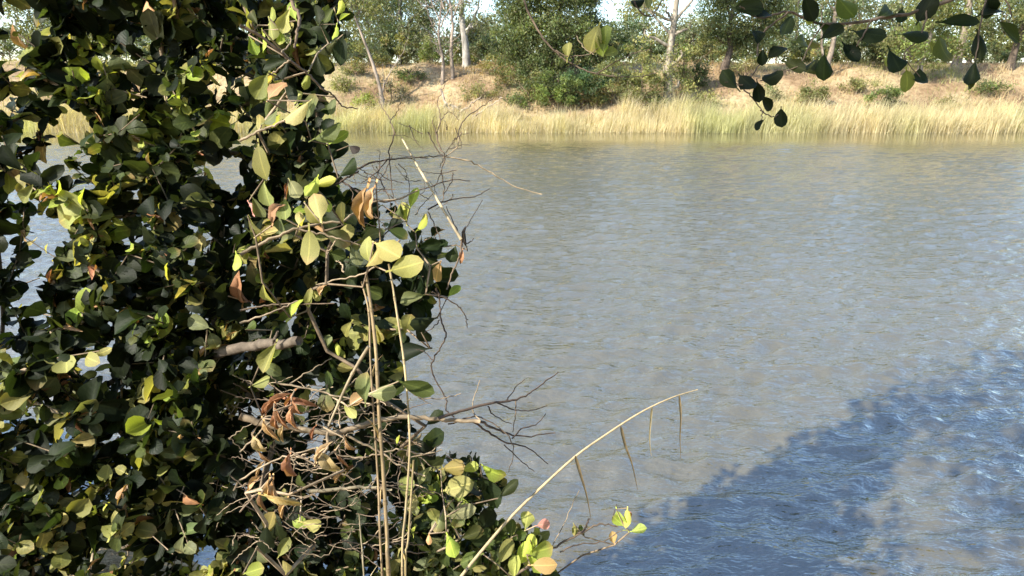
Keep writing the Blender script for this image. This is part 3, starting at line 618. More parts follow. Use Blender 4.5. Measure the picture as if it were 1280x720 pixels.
def shrub(name, label, poly, dfun, root, n_t, per, cls_w, L0, rng, extra_leaves=(), cap=300, kinds=('round',), stems=4, dry=.04, r_tip=.0016, rmax=.022, jitter=.05):
    t = thing(name, root, label, 'shrub')
    P0 = np.array(poly, float); lo, hi = P0.min(0), P0.max(0)
    px = rng.uniform(lo[0], hi[0], n_t * 4); py = rng.uniform(lo[1], hi[1], n_t * 4); k = in_poly(px, py, poly); px, py = px[k][:n_t], py[k][:n_t]
    u = rng.uniform(0, 1, len(px)); d = dfun(px, py, u); T = np.array([P(a, b, c) for a, b, c in zip(px, py, d)])
    ok = (T[:, 2] > ground_z(T[:, 0], T[:, 1]) + .1) & (T[:, 1] - .675 * T[:, 0] < 2.9 + rng.normal(0, .16, len(T))); T = T[ok]  # cut along the sun direction to shape the shadow edge on the water
    nx = len(extra_leaves)
    if nx: T = np.vstack([np.array([l.b - l.R[:, 1] * l.L * .25 for l in extra_leaves]), T])
    root = np.array(root, float); cen = T.mean(0); roots = []
    for s in range(stems):
        b = root + np.append(rng.normal(0, .07, 2), 0); b[2] = gz(b[0], b[1]) - .05
        e = cen + np.clip(rng.normal(0, .2, 3), -.3, .3) * T.std(0) * 3; e[2] = cen[2] + rng.uniform(-.1, .12)
        roots.append(smooth_path([b, b + (e - b) * .35 + rng.normal(0, .06, 3), b + (e - b) * .7 + rng.normal(0, .08, 3), e], 5))
    pos, par, tip = grow(roots, T, rng)
    mb = MB(); skeleton_mesh(mb, pos, par, rng, r_tip=r_tip, rmax=rmax); mb.build('branches', M_TWIG, t)
    leaves = list(extra_leaves); names = list(cls_w); pw = np.array([cls_w[q] for q in names]); pw = pw / pw.sum()
    for i in range(nx, len(T)):
        c = pos[tip[i]]; out = c - pos[par[tip[i]]]; out /= np.linalg.norm(out) + 1e-9
        m = rng.poisson(per) + 1
        bias = rng.choice(len(names), p=pw); big = rng.uniform(.62, 1.25)
        ch = [tip[i]]                                                    # follow the twig back from its tip
        while par[ch[-1]] >= 0 and len(ch) < 4: ch.append(par[ch[-1]])
        path = pos[ch]; sl = np.concatenate([[0], np.cumsum(np.linalg.norm(np.diff(path, axis=0), axis=1))]); reach = min(.24, sl[-1])
        sd = np.cross(out, np.array(to_sun) + rng.normal(0, .4, 3)); sd /= np.linalg.norm(sd) + 1e-9
        qx, qy, qd = to_px(c); brush = (270 < qx[0] < 535) & (475 < qy[0] < 650) & (qd[0] < 1.85)
        if brush and rng.uniform() < .72: continue                       # the part that has died back to bare twigs
        for q in range(m):
            s_ = reach * q / m; b = np.array([np.interp(s_, sl, path[:, k]) for k in range(3)]) + rng.normal(0, .006, 3)
            dr = out * rng.uniform(.25, .9) + sd * (1 if q % 2 else -1) * rng.uniform(.4, 1.0) + rng.normal(0, .38, 3); dr[2] -= .2; dr /= np.linalg.norm(dr)
            n = np.array(to_sun) * .75 + np.array((.1, -.4, .2)) + rng.normal(0, .6, 3)
            isdry = rng.uniform() < dry
            cls = ('brown' if rng.uniform() < .6 else 'tan') if isdry else names[bias if rng.uniform() < .8 else rng.choice(len(names), p=pw)]
            kd = 'dry' if isdry else kinds[int(rng.integers(len(kinds)))]
            leaves.append(Leaf(b, frame(dr, n), L0 * big * rng.uniform(.55, 1.25) * (.75 if q == 0 else 1), kd, int(rng.integers(0, 16)), cls, int(rng.integers(0, 3))))
    place_leaves(leaves, t, cap)
    return t
rs = np.random.default_rng(21)
# leaves picked out one by one: centre, length in px, tip direction, colour, depth
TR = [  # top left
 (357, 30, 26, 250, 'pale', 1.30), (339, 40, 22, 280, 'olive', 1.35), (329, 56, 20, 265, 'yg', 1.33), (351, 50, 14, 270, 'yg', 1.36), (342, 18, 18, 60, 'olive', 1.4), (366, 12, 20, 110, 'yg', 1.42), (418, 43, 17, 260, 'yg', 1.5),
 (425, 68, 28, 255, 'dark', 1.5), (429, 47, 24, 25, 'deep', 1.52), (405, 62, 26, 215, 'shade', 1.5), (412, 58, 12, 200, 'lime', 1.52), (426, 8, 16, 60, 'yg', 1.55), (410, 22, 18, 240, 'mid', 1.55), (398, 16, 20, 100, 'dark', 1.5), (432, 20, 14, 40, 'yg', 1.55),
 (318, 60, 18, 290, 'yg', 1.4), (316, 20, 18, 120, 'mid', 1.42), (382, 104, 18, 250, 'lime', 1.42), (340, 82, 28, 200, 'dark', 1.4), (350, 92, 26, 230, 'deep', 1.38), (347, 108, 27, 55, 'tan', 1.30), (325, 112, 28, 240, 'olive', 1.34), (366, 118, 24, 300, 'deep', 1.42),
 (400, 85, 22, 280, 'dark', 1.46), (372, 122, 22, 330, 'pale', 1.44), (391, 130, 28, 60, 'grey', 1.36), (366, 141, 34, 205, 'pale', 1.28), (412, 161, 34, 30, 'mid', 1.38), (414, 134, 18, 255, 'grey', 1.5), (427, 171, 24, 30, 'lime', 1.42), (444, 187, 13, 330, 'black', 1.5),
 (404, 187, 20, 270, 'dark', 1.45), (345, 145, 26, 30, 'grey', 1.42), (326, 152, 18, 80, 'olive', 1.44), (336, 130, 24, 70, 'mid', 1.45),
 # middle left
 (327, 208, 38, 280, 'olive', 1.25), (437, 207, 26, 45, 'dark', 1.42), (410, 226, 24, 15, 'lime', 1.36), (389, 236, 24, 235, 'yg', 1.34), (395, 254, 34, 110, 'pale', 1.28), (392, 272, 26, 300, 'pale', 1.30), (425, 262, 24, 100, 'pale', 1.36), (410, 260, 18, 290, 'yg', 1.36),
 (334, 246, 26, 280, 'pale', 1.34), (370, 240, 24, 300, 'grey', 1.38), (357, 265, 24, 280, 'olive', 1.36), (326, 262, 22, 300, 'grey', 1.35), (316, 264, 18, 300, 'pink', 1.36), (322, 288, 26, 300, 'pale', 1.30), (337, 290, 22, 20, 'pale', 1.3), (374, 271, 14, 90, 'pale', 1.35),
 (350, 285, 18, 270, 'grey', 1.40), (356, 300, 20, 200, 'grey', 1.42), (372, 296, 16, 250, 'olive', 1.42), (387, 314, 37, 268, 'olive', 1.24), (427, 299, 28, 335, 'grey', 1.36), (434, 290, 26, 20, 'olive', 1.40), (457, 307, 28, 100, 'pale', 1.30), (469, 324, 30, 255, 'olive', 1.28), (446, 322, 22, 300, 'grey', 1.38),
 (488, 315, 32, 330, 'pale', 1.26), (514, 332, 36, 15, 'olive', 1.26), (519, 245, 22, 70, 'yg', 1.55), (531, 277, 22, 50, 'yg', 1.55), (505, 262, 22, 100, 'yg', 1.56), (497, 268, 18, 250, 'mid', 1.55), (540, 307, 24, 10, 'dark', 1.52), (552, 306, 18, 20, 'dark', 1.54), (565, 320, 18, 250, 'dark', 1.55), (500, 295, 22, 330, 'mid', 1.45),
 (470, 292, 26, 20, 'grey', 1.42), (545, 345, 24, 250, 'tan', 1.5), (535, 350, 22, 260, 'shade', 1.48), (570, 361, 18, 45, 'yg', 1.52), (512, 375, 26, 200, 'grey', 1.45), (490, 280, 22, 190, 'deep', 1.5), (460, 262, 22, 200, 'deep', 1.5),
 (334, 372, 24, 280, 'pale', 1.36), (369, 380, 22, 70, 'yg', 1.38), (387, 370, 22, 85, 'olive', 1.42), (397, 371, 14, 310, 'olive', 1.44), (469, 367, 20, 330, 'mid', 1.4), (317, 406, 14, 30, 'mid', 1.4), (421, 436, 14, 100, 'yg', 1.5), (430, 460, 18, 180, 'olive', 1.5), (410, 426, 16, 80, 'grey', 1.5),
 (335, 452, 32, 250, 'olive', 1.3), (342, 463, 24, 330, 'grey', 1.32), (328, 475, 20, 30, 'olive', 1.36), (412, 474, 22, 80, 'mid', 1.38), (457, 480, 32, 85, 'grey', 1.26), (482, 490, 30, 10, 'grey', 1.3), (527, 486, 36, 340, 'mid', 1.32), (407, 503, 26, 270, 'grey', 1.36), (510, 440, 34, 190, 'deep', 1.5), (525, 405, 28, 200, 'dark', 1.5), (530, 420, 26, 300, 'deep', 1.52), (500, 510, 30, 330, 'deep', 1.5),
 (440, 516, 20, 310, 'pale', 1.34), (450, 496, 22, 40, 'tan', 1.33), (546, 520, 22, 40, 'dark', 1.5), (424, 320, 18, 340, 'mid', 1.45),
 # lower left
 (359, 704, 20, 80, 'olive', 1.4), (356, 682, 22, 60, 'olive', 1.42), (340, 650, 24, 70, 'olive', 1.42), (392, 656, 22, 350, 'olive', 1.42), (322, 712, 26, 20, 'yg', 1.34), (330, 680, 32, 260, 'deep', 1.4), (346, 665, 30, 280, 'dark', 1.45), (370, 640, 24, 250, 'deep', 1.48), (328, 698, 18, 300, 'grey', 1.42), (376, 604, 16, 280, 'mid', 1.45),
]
TRD = [  # dry curled leaves
 (451, 268, 44, 252, 'brown', 1.26), (462, 262, 38, 255, 'tan', 1.28), (347, 258, 28, 80, 'brown', 1.3), (352, 526, 26, 300, 'brown', 1.3), (345, 532, 22, 270, 'brown', 1.31), (366, 528, 24, 275, 'tan', 1.3), (358, 505, 24, 235, 'brown', 1.33), (348, 498, 32, 50, 'brown', 1.33), (380, 503, 34, 350, 'brown', 1.34), (340, 542, 26, 310, 'tan', 1.3),
 (363, 588, 30, 265, 'brown', 1.28), (404, 561, 26, 60, 'tan', 1.26), (414, 583, 30, 310, 'tan', 1.27), (337, 618, 28, 265, 'tan', 1.3), (344, 620, 26, 285, 'tan', 1.3), (362, 627, 38, 340, 'tan', 1.29), (318, 600, 18, 60, 'tan', 1.36), (430, 578, 20, 310, 'brown', 1.36), (577, 323, 14, 265, 'brown', 1.5), (580, 292, 22, 100, 'black', 1.5), (400, 366, 16, 230, 'tan', 1.4), (322, 590, 20, 240, 'tan', 1.36), (330, 515, 22, 240, 'brown', 1.33), (372, 515, 22, 290, 'brown', 1.31), (352, 545, 20, 260, 'tan', 1.31), (325, 560, 22, 300, 'tan', 1.34), (390, 545, 18, 250, 'brown', 1.34), (352, 640, 24, 250, 'tan', 1.33), (328, 632, 22, 280, 'brown', 1.33), (420, 600, 20, 230, 'tan', 1.36), (440, 560, 18, 300, 'tan', 1.36), (335, 575, 20, 320, 'brown', 1.35),
]
main_leaves = [traced(rs, *q) for q in TR] + [traced(rs, *q, kind='dry', flip=False) for q in TRD]
front = lambda px, py: 1.48 + .00055 * np.clip(px - 312, -140, 300) + .00012 * np.abs(py - 330)
dmain = lambda px, py, u: front(px, py) + .95 * u ** 1.1
poly_main = [(215, -430), (380, -430), (425, -150), (428, -20), (420, 40), (408, 90), (395, 112), (408, 150), (425, 205), (440, 240), (505, 262), (560, 300), (560, 350), (535, 385), (505, 420), (500, 470), (515, 505), (540, 545), (545, 600), (560, 700), (560, 790), (190, 790), (170, 400)]  # top raised out of view to lengthen the shadow on the water
W_MAIN = {'dark': 27, 'deep': 36, 'mid': 8, 'shade': 11, 'olive': 10, 'grey': 4, 'pale': 5, 'yg': 4}  # mostly shade-dark tones, painting the unlit inside of the shrub
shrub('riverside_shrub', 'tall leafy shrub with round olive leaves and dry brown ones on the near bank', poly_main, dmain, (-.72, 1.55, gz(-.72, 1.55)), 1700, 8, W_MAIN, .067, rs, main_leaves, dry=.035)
poly_left = [(-260, -820), (180, -820), (230, -450), (250, 100), (225, 400), (250, 800), (-260, 800)]  # unseen tall top, shaped to throw shadow across the lower right water
shrub('bank_shrub', 'broad shrub with leaves toned for shade crowding up beside the round leaved shrub', poly_left, lambda px, py, u: 1.48 - .0001 * np.clip(230 - px, 0, 500) + .8 * u ** 1.1, (-1.45, 1.35, gz(-1.45, 1.35)), 2900, 8, W_MAIN, .067, rs, (), dry=.03)
TS = [(576, 608, 32, 20, 'pale', 1.5), (570, 584, 24, 10, 'olive', 1.52), (582, 639, 30, 10, 'grey', 1.5), (573, 650, 22, 250, 'grey', 1.5), (565, 686, 26, 290, 'yg', 1.48), (592, 583, 22, 20, 'olive', 1.55), (620, 593, 28, 330, 'yg', 1.52), (638, 607, 26, 45, 'dark', 1.5), (616, 620, 34, 300, 'dark', 1.55), (612, 645, 30, 60, 'deep', 1.56), (541, 640, 20, 110, 'olive', 1.5), (548, 655, 24, 250, 'grey', 1.55), (535, 677, 14, 260, 'tan', 1.5),
      (634, 685, 28, 60, 'olive', 1.52), (641, 657, 18, 80, 'mid', 1.6), (650, 668, 18, 30, 'mid', 1.6), (659, 648, 20, 80, 'olive', 1.6), (679, 687, 26, 10, 'lime', 1.55), (684, 707, 26, 5, 'tan', 1.5), (664, 676, 18, 60, 'yg', 1.58), (655, 692, 24, 250, 'yg', 1.54), (645, 705, 24, 80, 'lime', 1.52), (665, 700, 22, 270, 'lime', 1.55), (672, 708, 20, 300, 'yg', 1.53), (681, 655, 14, 10, 'pink', 1.6), (508, 605, 24, 90, 'olive', 1.5), (530, 590, 22, 70, 'grey', 1.55), (515, 632, 20, 260, 'olive', 1.5),
      (776, 652, 22, 290, 'lime', 1.72), (783, 651, 20, 265, 'lime', 1.71), (770, 649, 16, 140, 'yg', 1.72), (801, 662, 17, 10, 'lime', 1.72), (766, 670, 14, 100, 'tan', 1.73), (786, 643, 10, 90, 'pink', 1.73), (719, 665, 12, 280, 'olive', 1.7), (726, 662, 12, 120, 'mid', 1.7), (594, 666, 24, 20, 'mid', 1.56), (600, 676, 24, 340, 'shade', 1.56), (585, 700, 26, 210, 'mid', 1.55), (556, 700, 22, 250, 'shade', 1.55)]
sap_leaves = [traced(rs, *q) for q in TS]
poly_sap = [(530, 590), (556, 562), (600, 572), (628, 600), (622, 640), (632, 665), (660, 652), (690, 668), (690, 790), (500, 790), (505, 660)]
shrub('leafy_sapling', 'low sapling with small fresh green leaves under the arching dry reed', poly_sap, lambda px, py, u: 1.56 + .6 * u, (-.1, 1.42, gz(-.1, 1.42)), 300, 8, {'mid': 22, 'dark': 22, 'shade': 20, 'olive': 16, 'yg': 10, 'deep': 12, 'grey': 6}, .044, rs, sap_leaves, cap=290, kinds=('round', 'round', 'narrow'), stems=3, dry=.015, rmax=.012)

# ------------------------------------------------------------------ dry canes, dead branches, twigs
def line(pts, d0, d1=None):
    d1 = d0 if d1 is None else d1; n = len(pts)
    return [P(x, y, d0 + (d1 - d0) * i / (n - 1)) for i, (x, y) in enumerate(pts)]
def to_ground(pts):
    p = np.array(pts[-1], float); prev = np.array(pts[-2], float); dv = p - prev; dv /= np.linalg.norm(dv); q = p.copy()
    z = gz(q[0], q[1]); q = p + np.array((dv[0] * .3, dv[1] * .3, -1)) * (p[2] - z + .06); q[2] = gz(q[0], q[1]) - .05
    return list(pts) + [q]
STRAWC = (.26, .19, .10)
def cane(name, label, pts, d0, d1, w0, w1, col=STRAWC, ground=True, group=None, every=.14):
    p = line(pts, d0, d1)
    if ground: p = to_ground(p)
    q = smooth_path(p, 8); t = thing(name, q[-1], label, 'reed stalk', group)
    mb = MB(); s = np.concatenate([[0], np.cumsum(np.linalg.norm(np.diff(q, axis=0), axis=1))])
    n = int(s[-1] / .02) + 2; ss = np.linspace(0, s[-1], n); qq = np.stack([np.interp(ss, s, q[:, k]) for k in range(3)], 1)
    k = ss / s[-1]; r = .37 * (w0 + (w1 - w0) * k) / FPX * (d0 + d1) / 2
    cv = np.repeat(np.array(col)[None] * (.62 + .76 * vnoise(ss * 23 + d0 * 91, ss * 0, 61))[:, None] * np.where(np.sin(ss * 7 + d1 * 50) > .55, .7, 1)[:, None], 7, axis=0)
    mb.tube(qq, r * (1 + .08 * np.sin(ss * 60)), 7, cv); mb.build('stem', M_CANE, t)
    nm = MB(); made = False
    for a in np.arange(every * .6, s[-1] - .03, every):        # swollen joints of the cane
        j = int(np.argmin(abs(ss - a))); j = min(max(1, j), n - 2); dv = qq[j + 1] - qq[j - 1]; dv /= np.linalg.norm(dv)
        m = MB(); m.tube([qq[j] - dv * .006, qq[j] - dv * .002, qq[j] + dv * .003, qq[j] + dv * .006], np.array((1.03, 1.32, 1.25, 1.02)) * r[j], 7, np.array(col) * .72); m.build('joint', M_CANE, t)
        if rs.uniform() < .45:                                # a torn sheath still hanging from the joint
            w = MB(); sd = rs.normal(0, 1, 3); sd -= dv * (sd @ dv); sd /= np.linalg.norm(sd); o_ = np.cross(dv, sd); l_ = rs.uniform(.03, .07)
            a_ = [qq[j] + sd * r[j] * 1.1 + (-dv if dv[2] < 0 else dv) * l_ * u_ * .8 + sd * l_ * .55 * u_ ** 2 for u_ in np.linspace(0, 1, 5)]; wd = np.array((1, .9, .7, .45, .08)) * r[j] * 1.3
            w.add(np.concatenate([np.array(a_) - o_ * wd[:, None], np.array(a_) + o_ * wd[:, None]]), [(u_, u_ + 1, u_ + 6, u_ + 5) for u_ in range(4)], np.array(col) * 1.1); w.build('sheath', M_DRYLEAF, t)
    return t
cane('dry_cane', 'thick tan dry cane rising through the round leaved shrub', [(458, 345), (464, 385), (470, 440), (474, 520), (480, 600), (484, 680), (486, 722)], 1.38, 1.30, 5.5, 8.5)
cane('dry_cane', 'thin dark streaked cane rising close against the thick one', [(452, 352), (461, 390), (463, 450), (468, 530), (473, 610), (478, 722)], 1.40, 1.31, 3.2, 4.6, (.26, .19, .105))
cane('dry_cane', 'slim pale cane carrying a bright leaf at its top', [(486, 330), (492, 365), (499, 410), (506, 460), (511, 520), (512, 570), (507, 640), (503, 722)], 1.36, 1.3, 3.6, 4.2, (.40, .31, .17))
cane('dry_cane', 'short pale cane leaning beside the slim bright leaf cane', [(517, 575), (514, 620), (510, 680), (507, 722)], 1.3, 1.27, 3.4, 4.4, (.40, .31, .15))
cane('dry_cane', 'short split cane standing in the dark under the dead branch', [(449, 642), (451, 670), (454, 700), (455, 722)], 1.3, 1.27, 2.2, 4.2, (.38, .32, .2))
cane('leaning_cane', 'pale stick slanting across the thick cane', [(461, 433), (449, 452), (437, 474), (425, 500), (411, 532)], 1.2, 1.27, 5.5, 4.2, (.42, .34, .22), ground=False)
cane('broken_reed', 'straight pale broken reed slanting over the water above the shrub', [(502, 172), (520, 204), (540, 238), (560, 272), (577, 300)], 1.62, 1.5, 3.0, 5.2, (.52, .42, .26), ground=False, every=.2)

arch = thing('arching_reed', P(574, 724, 1.36), 'long dry reed arching out over the shaded water with hanging leaves', 'reed stalk')
ap = smooth_path(to_ground(line([(872, 487), (840, 497), (800, 516), (755, 545), (720, 570), (680, 606), (640, 645), (605, 685), (574, 724), (545, 765), (520, 810)], 1.75, 1.36)), 8)
mb = MB(); k = np.linspace(0, 1, len(ap)); mb.tube(ap, (.6 + 2.0 * k ** .7) / FPX * 1.5, 6, (.46, .36, .21)); mb.build('stem', M_CANE, arch)
def blade(parent, pts, d, w, col, name='blade'):
    q = smooth_path(line(pts, d), 6); n = len(q); mb = MB(); side = np.array((.8, .6, .1)); side /= np.linalg.norm(side)
    k = np.linspace(0, 1, n); ww = w / FPX * d * .5 * np.clip(1.15 - k, .08, 1) * np.clip(k * 8 + .4, 0, 1)
    up = np.cross(side, q[-1] - q[0]); up /= np.linalg.norm(up)
    v = np.concatenate([q - side * ww[:, None], q + up * ww[:, None] * .35, q + side * ww[:, None]])
    f = [(i, i + 1, n + i + 1, n + i) for i in range(n - 1)] + [(n + i, n + i + 1, 2 * n + i + 1, 2 * n + i) for i in range(n - 1)]
    mb.add(v, f, col); return mb.build(name, M_DRYLEAF, parent)
blade(arch, [(849, 494), (851, 520), (850, 548), (851, 573)], 1.72, 4.5, (.20, .15, .09))
blade(arch, [(815, 509), (813, 530), (812, 550), (814, 570)], 1.69, 4.0, (.40, .32, .19))
blade(arch, [(776, 533), (782, 558), (790, 580), (797, 612)], 1.64, 5.0, (.13, .10, .06))
blade(arch, [(719, 570), (726, 594), (733, 618), (739, 650)], 1.57, 5.0, (.13, .10, .06))

def branch_thing(name, label, lines, cat='branch', parts='twig', mat=None):
    """lines: (points px, d0, d1, w0, w1, colour)"""
    p0 = P(*lines[0][0][0], lines[0][1]); t = thing(name, p0, label, cat)
    for pts, d0, d1, w0, w1, col in lines:
        q = smooth_path(line(pts, d0, d1), 6, .0012, rs); k = np.linspace(0, 1, len(q)); d = (d0 + d1) / 2
        mb = MB(); mb.tube(q, .5 * (w0 + (w1 - w0) * k) / FPX * d * (1 + .03 * np.sin(k * 23 + d0 * 100)), 6, col); mb.build(parts, mat or M_TWIG, t)
    return t
DK, MD, PL = (.085, .062, .048), (.17, .125, .088), (.31, .24, .16)
branch_thing('dead_branch', 'pale dead branch reaching out of the shrub with bare dark twigs over the water', [
    ([(300, 520), (340, 532), (370, 535), (410, 541), (440, 536), (470, 526), (510, 521), (550, 524), (600, 527)], 1.34, 1.5, 8.5, 5, PL),
    ([(548, 523), (580, 512), (620, 503), (650, 498), (670, 486), (698, 465)], 1.46, 1.62, 4, 1.4, DK),
    ([(600, 527), (625, 538), (650, 545), (694, 541)], 1.5, 1.62, 3.5, 1.2, DK), ([(590, 526), (610, 540), (630, 552), (660, 560), (685, 580)], 1.5, 1.62, 3.2, 1.2, DK),
    ([(632, 502), (640, 490), (656, 474)], 1.54, 1.6, 1.8, 1, DK), ([(620, 503), (640, 511), (665, 513), (684, 507)], 1.52, 1.62, 2.0, 1, DK), ([(640, 548), (655, 535), (672, 530), (682, 517)], 1.55, 1.62, 2, 1, DK),
    ([(645, 500), (644, 520), (641, 540)], 1.56, 1.6, 1.6, 1, MD), ([(600, 527), (590, 508), (600, 475)], 1.5, 1.55, 1.8, 1, PL), ([(560, 530), (600, 522), (640, 552), (636, 590)], 1.5, 1.58, 2.0, 1, MD),
    ([(630, 556), (650, 575), (668, 590)], 1.56, 1.6, 1.6, 1, DK), ([(610, 508), (618, 520), (640, 530)], 1.52, 1.58, 1.8, 1, DK), ([(410, 541), (408, 560), (400, 572)], 1.34, 1.32, 4, 3, PL)])
branch_thing('grey_stub', 'thick sawn grey branch stub poking out of the leaves', [([(262, 446), (290, 437), (318, 433), (332, 429), (350, 430), (374, 426)], 1.60, 1.34, 15, 11, (.125, .10, .075)), ([(340, 431), (344, 422), (347, 414)], 1.36, 1.35, 5, 2.5, (.12, .095, .07))])
branch_thing('forked_twig', 'pale forked twig crossing the shrub under its brightest leaves', [
    ([(300, 318), (330, 303), (367, 287), (400, 279), (430, 276), (445, 264), (470, 252), (500, 248), (522, 238)], 1.32, 1.5, 4, 2, PL), ([(372, 287), (400, 292), (430, 300), (452, 308)], 1.3, 1.34, 3, 1.5, PL),
    ([(500, 300), (480, 320), (455, 342), (420, 350), (395, 356)], 1.34, 1.4, 2.6, 1.6, PL), ([(430, 340), (426, 330), (420, 326)], 1.37, 1.38, 2.4, 1.4, PL), ([(420, 300), (413, 312), (408, 318)], 1.33, 1.33, 2, 1.2, PL)])
branch_thing('drooping_twig', 'brown twig reaching from the shrub top over the far reeds', [
    ([(300, 32), (335, 52), (362, 75), (385, 92), (402, 110), (418, 120), (428, 132), (447, 136)], 1.27, 1.5, 4, 1.6, MD), ([(362, 75), (345, 88), (330, 98)], 1.33, 1.38, 2.4, 1.2, PL), ([(352, 66), (362, 54), (364, 46)], 1.3, 1.33, 2, 1.2, PL), ([(364, 0), (374, 20), (372, 40), (368, 60)], 1.36, 1.33, 5, 3, MD), ([(300, 176), (322, 165), (342, 156), (356, 151)], 1.3, 1.27, 3.6, 2.4, PL)])
fine = []
for q in range(44):
    x, y = rs.uniform(440, 575), rs.uniform(150, 290); a = rs.uniform(0, 6.28); L = rs.uniform(15, 48); b = rs.normal(0, 5, 2); dd = rs.uniform(1.57, 1.68)
    if y < 195 and x < 480: continue
    fine.append(([(x, y), (x + L * .5 * math.cos(a) + b[0], y + L * .5 * math.sin(a) + b[1]), (x + L * math.cos(a), y + L * math.sin(a) * .8)], dd, dd, rs.uniform(.8, 1.4), .6, DK if rs.uniform() < .6 else MD))
fine += [([(545, 168), (551, 150), (547, 130), (553, 112), (560, 98)], 1.66, 1.7, 1.6, .8, MD), ([(570, 175), (580, 150), (600, 135), (618, 122)], 1.66, 1.7, 1.5, .8, DK), ([(494, 168), (488, 150), (478, 135), (470, 118)], 1.62, 1.66, 1.7, .8, MD), ([(550, 150), (562, 140), (574, 150)], 1.66, 1.67, 1.2, .8, MD), ([(488, 150), (496, 140), (503, 122)], 1.63, 1.65, 1.2, .7, DK)]
branch_thing('twig_tangle', 'tangle of bare dark twigs above the water beside the broken reed', [
    ([(445, 213), (462, 204), (490, 199), (520, 197), (553, 195)], 1.6, 1.66, 2.6, 1.4, DK), ([(448, 238), (470, 250), (487, 252), (520, 240), (560, 226), (588, 226)], 1.6, 1.66, 2.6, 1.2, DK), ([(494, 165), (487, 190), (488, 215), (491, 250)], 1.62, 1.6, 1.8, 1.2, DK),
    ([(545, 165), (550, 185), (556, 196), (552, 215), (555, 240), (550, 260)], 1.66, 1.64, 2, 1.2, MD), ([(535, 165), (548, 190), (557, 196)], 1.66, 1.66, 1.6, 1.2, DK), ([(577, 165), (570, 185), (556, 196), (550, 210)], 1.66, 1.66, 2, 1.2, PL), ([(557, 196), (585, 201), (610, 214), (640, 231), (677, 243)], 1.66, 1.75, 2.0, 1.2, (.5, .38, .24)),
    ([(535, 262), (560, 250), (590, 247), (612, 236)], 1.6, 1.66, 2.2, 1, DK), ([(455, 215), (475, 225), (485, 245), (489, 258)], 1.6, 1.6, 1.6, 1, DK), ([(470, 208), (480, 222), (505, 229)], 1.6, 1.62, 1.5, 1, DK), ([(480, 240), (475, 222), (465, 206)], 1.6, 1.6, 1.4, 1, DK), ([(498, 205), (507, 213), (508, 226)], 1.62, 1.62, 1.4, 1, MD),
    ([(566, 216), (563, 230), (555, 243)], 1.64, 1.62, 1.6, 1, DK), ([(552, 215), (545, 230), (540, 235)], 1.65, 1.65, 1.3, .9, MD), ([(578, 308), (583, 285), (603, 250)], 1.52, 1.58, 1.5, .9, DK), ([(577, 300), (568, 280), (558, 258)], 1.52, 1.56, 1.6, 1, DK), ([(577, 300), (585, 305), (592, 298)], 1.52, 1.54, 1.8, 1.2, DK), ([(577, 298), (575, 320), (566, 340), (558, 362)], 1.5, 1.5, 2.6, 2.0, MD), ([(535, 265), (545, 285), (550, 300)], 1.55, 1.53, 1.6, 1.1, DK), ([(484, 200), (470, 215), (452, 228)], 1.61, 1.6, 1.5, 1, DK),
    ([(455, 244), (440, 235), (425, 225)], 1.6, 1.62, 2.6, 2.6, DK), ([(448, 214), (435, 222), (420, 230)], 1.6, 1.62, 2.6, 2.6, DK)] + fine)
branch_thing('hanging_vine', 'thin black kinked vine hanging down the water edge of the shrub', [
    ([(545, 360), (549, 372), (551, 395), (557, 420), (550, 435), (541, 450), (540, 465), (550, 485), (558, 500), (557, 512), (568, 522)], 1.46, 1.5, 2.4, 1.8, DK), ([(540, 365), (560, 374), (575, 385), (583, 398), (584, 410)], 1.46, 1.52, 2.2, 1.2, MD), ([(550, 400), (540, 410), (530, 416)], 1.47, 1.47, 1.6, 1.2, DK), ([(541, 450), (530, 440), (520, 436)], 1.48, 1.48, 1.4, 1, DK), ([(505, 483), (525, 497), (550, 499), (576, 492)], 1.45, 1.5, 1.8, 1, PL)])
branch_thing('sapling_twig', 'thin bare twig ending in a tuft of bright yellow green leaves', [
    ([(640, 722), (672, 700), (700, 680), (725, 667), (750, 655), (772, 658)], 1.6, 1.72, 3.6, 1.6, MD), ([(700, 690), (725, 680), (750, 678), (776, 664)], 1.62, 1.72, 2.0, 1.2, MD), ([(766, 652), (768, 640), (771, 630)], 1.72, 1.73, 1.2, .8, DK), ([(722, 668), (732, 660), (737, 648)], 1.67, 1.69, 2.6, 2.2, DK), ([(686, 692), (705, 655), (724, 613)], 1.63, 1.7, 1.4, .8, PL), ([(777, 662), (790, 664), (803, 663)], 1.72, 1.72, 1.2, .8, (.3, .33, .1)), ([(655, 705), (650, 680), (640, 660)], 1.6, 1.6, 2, 1, MD)])
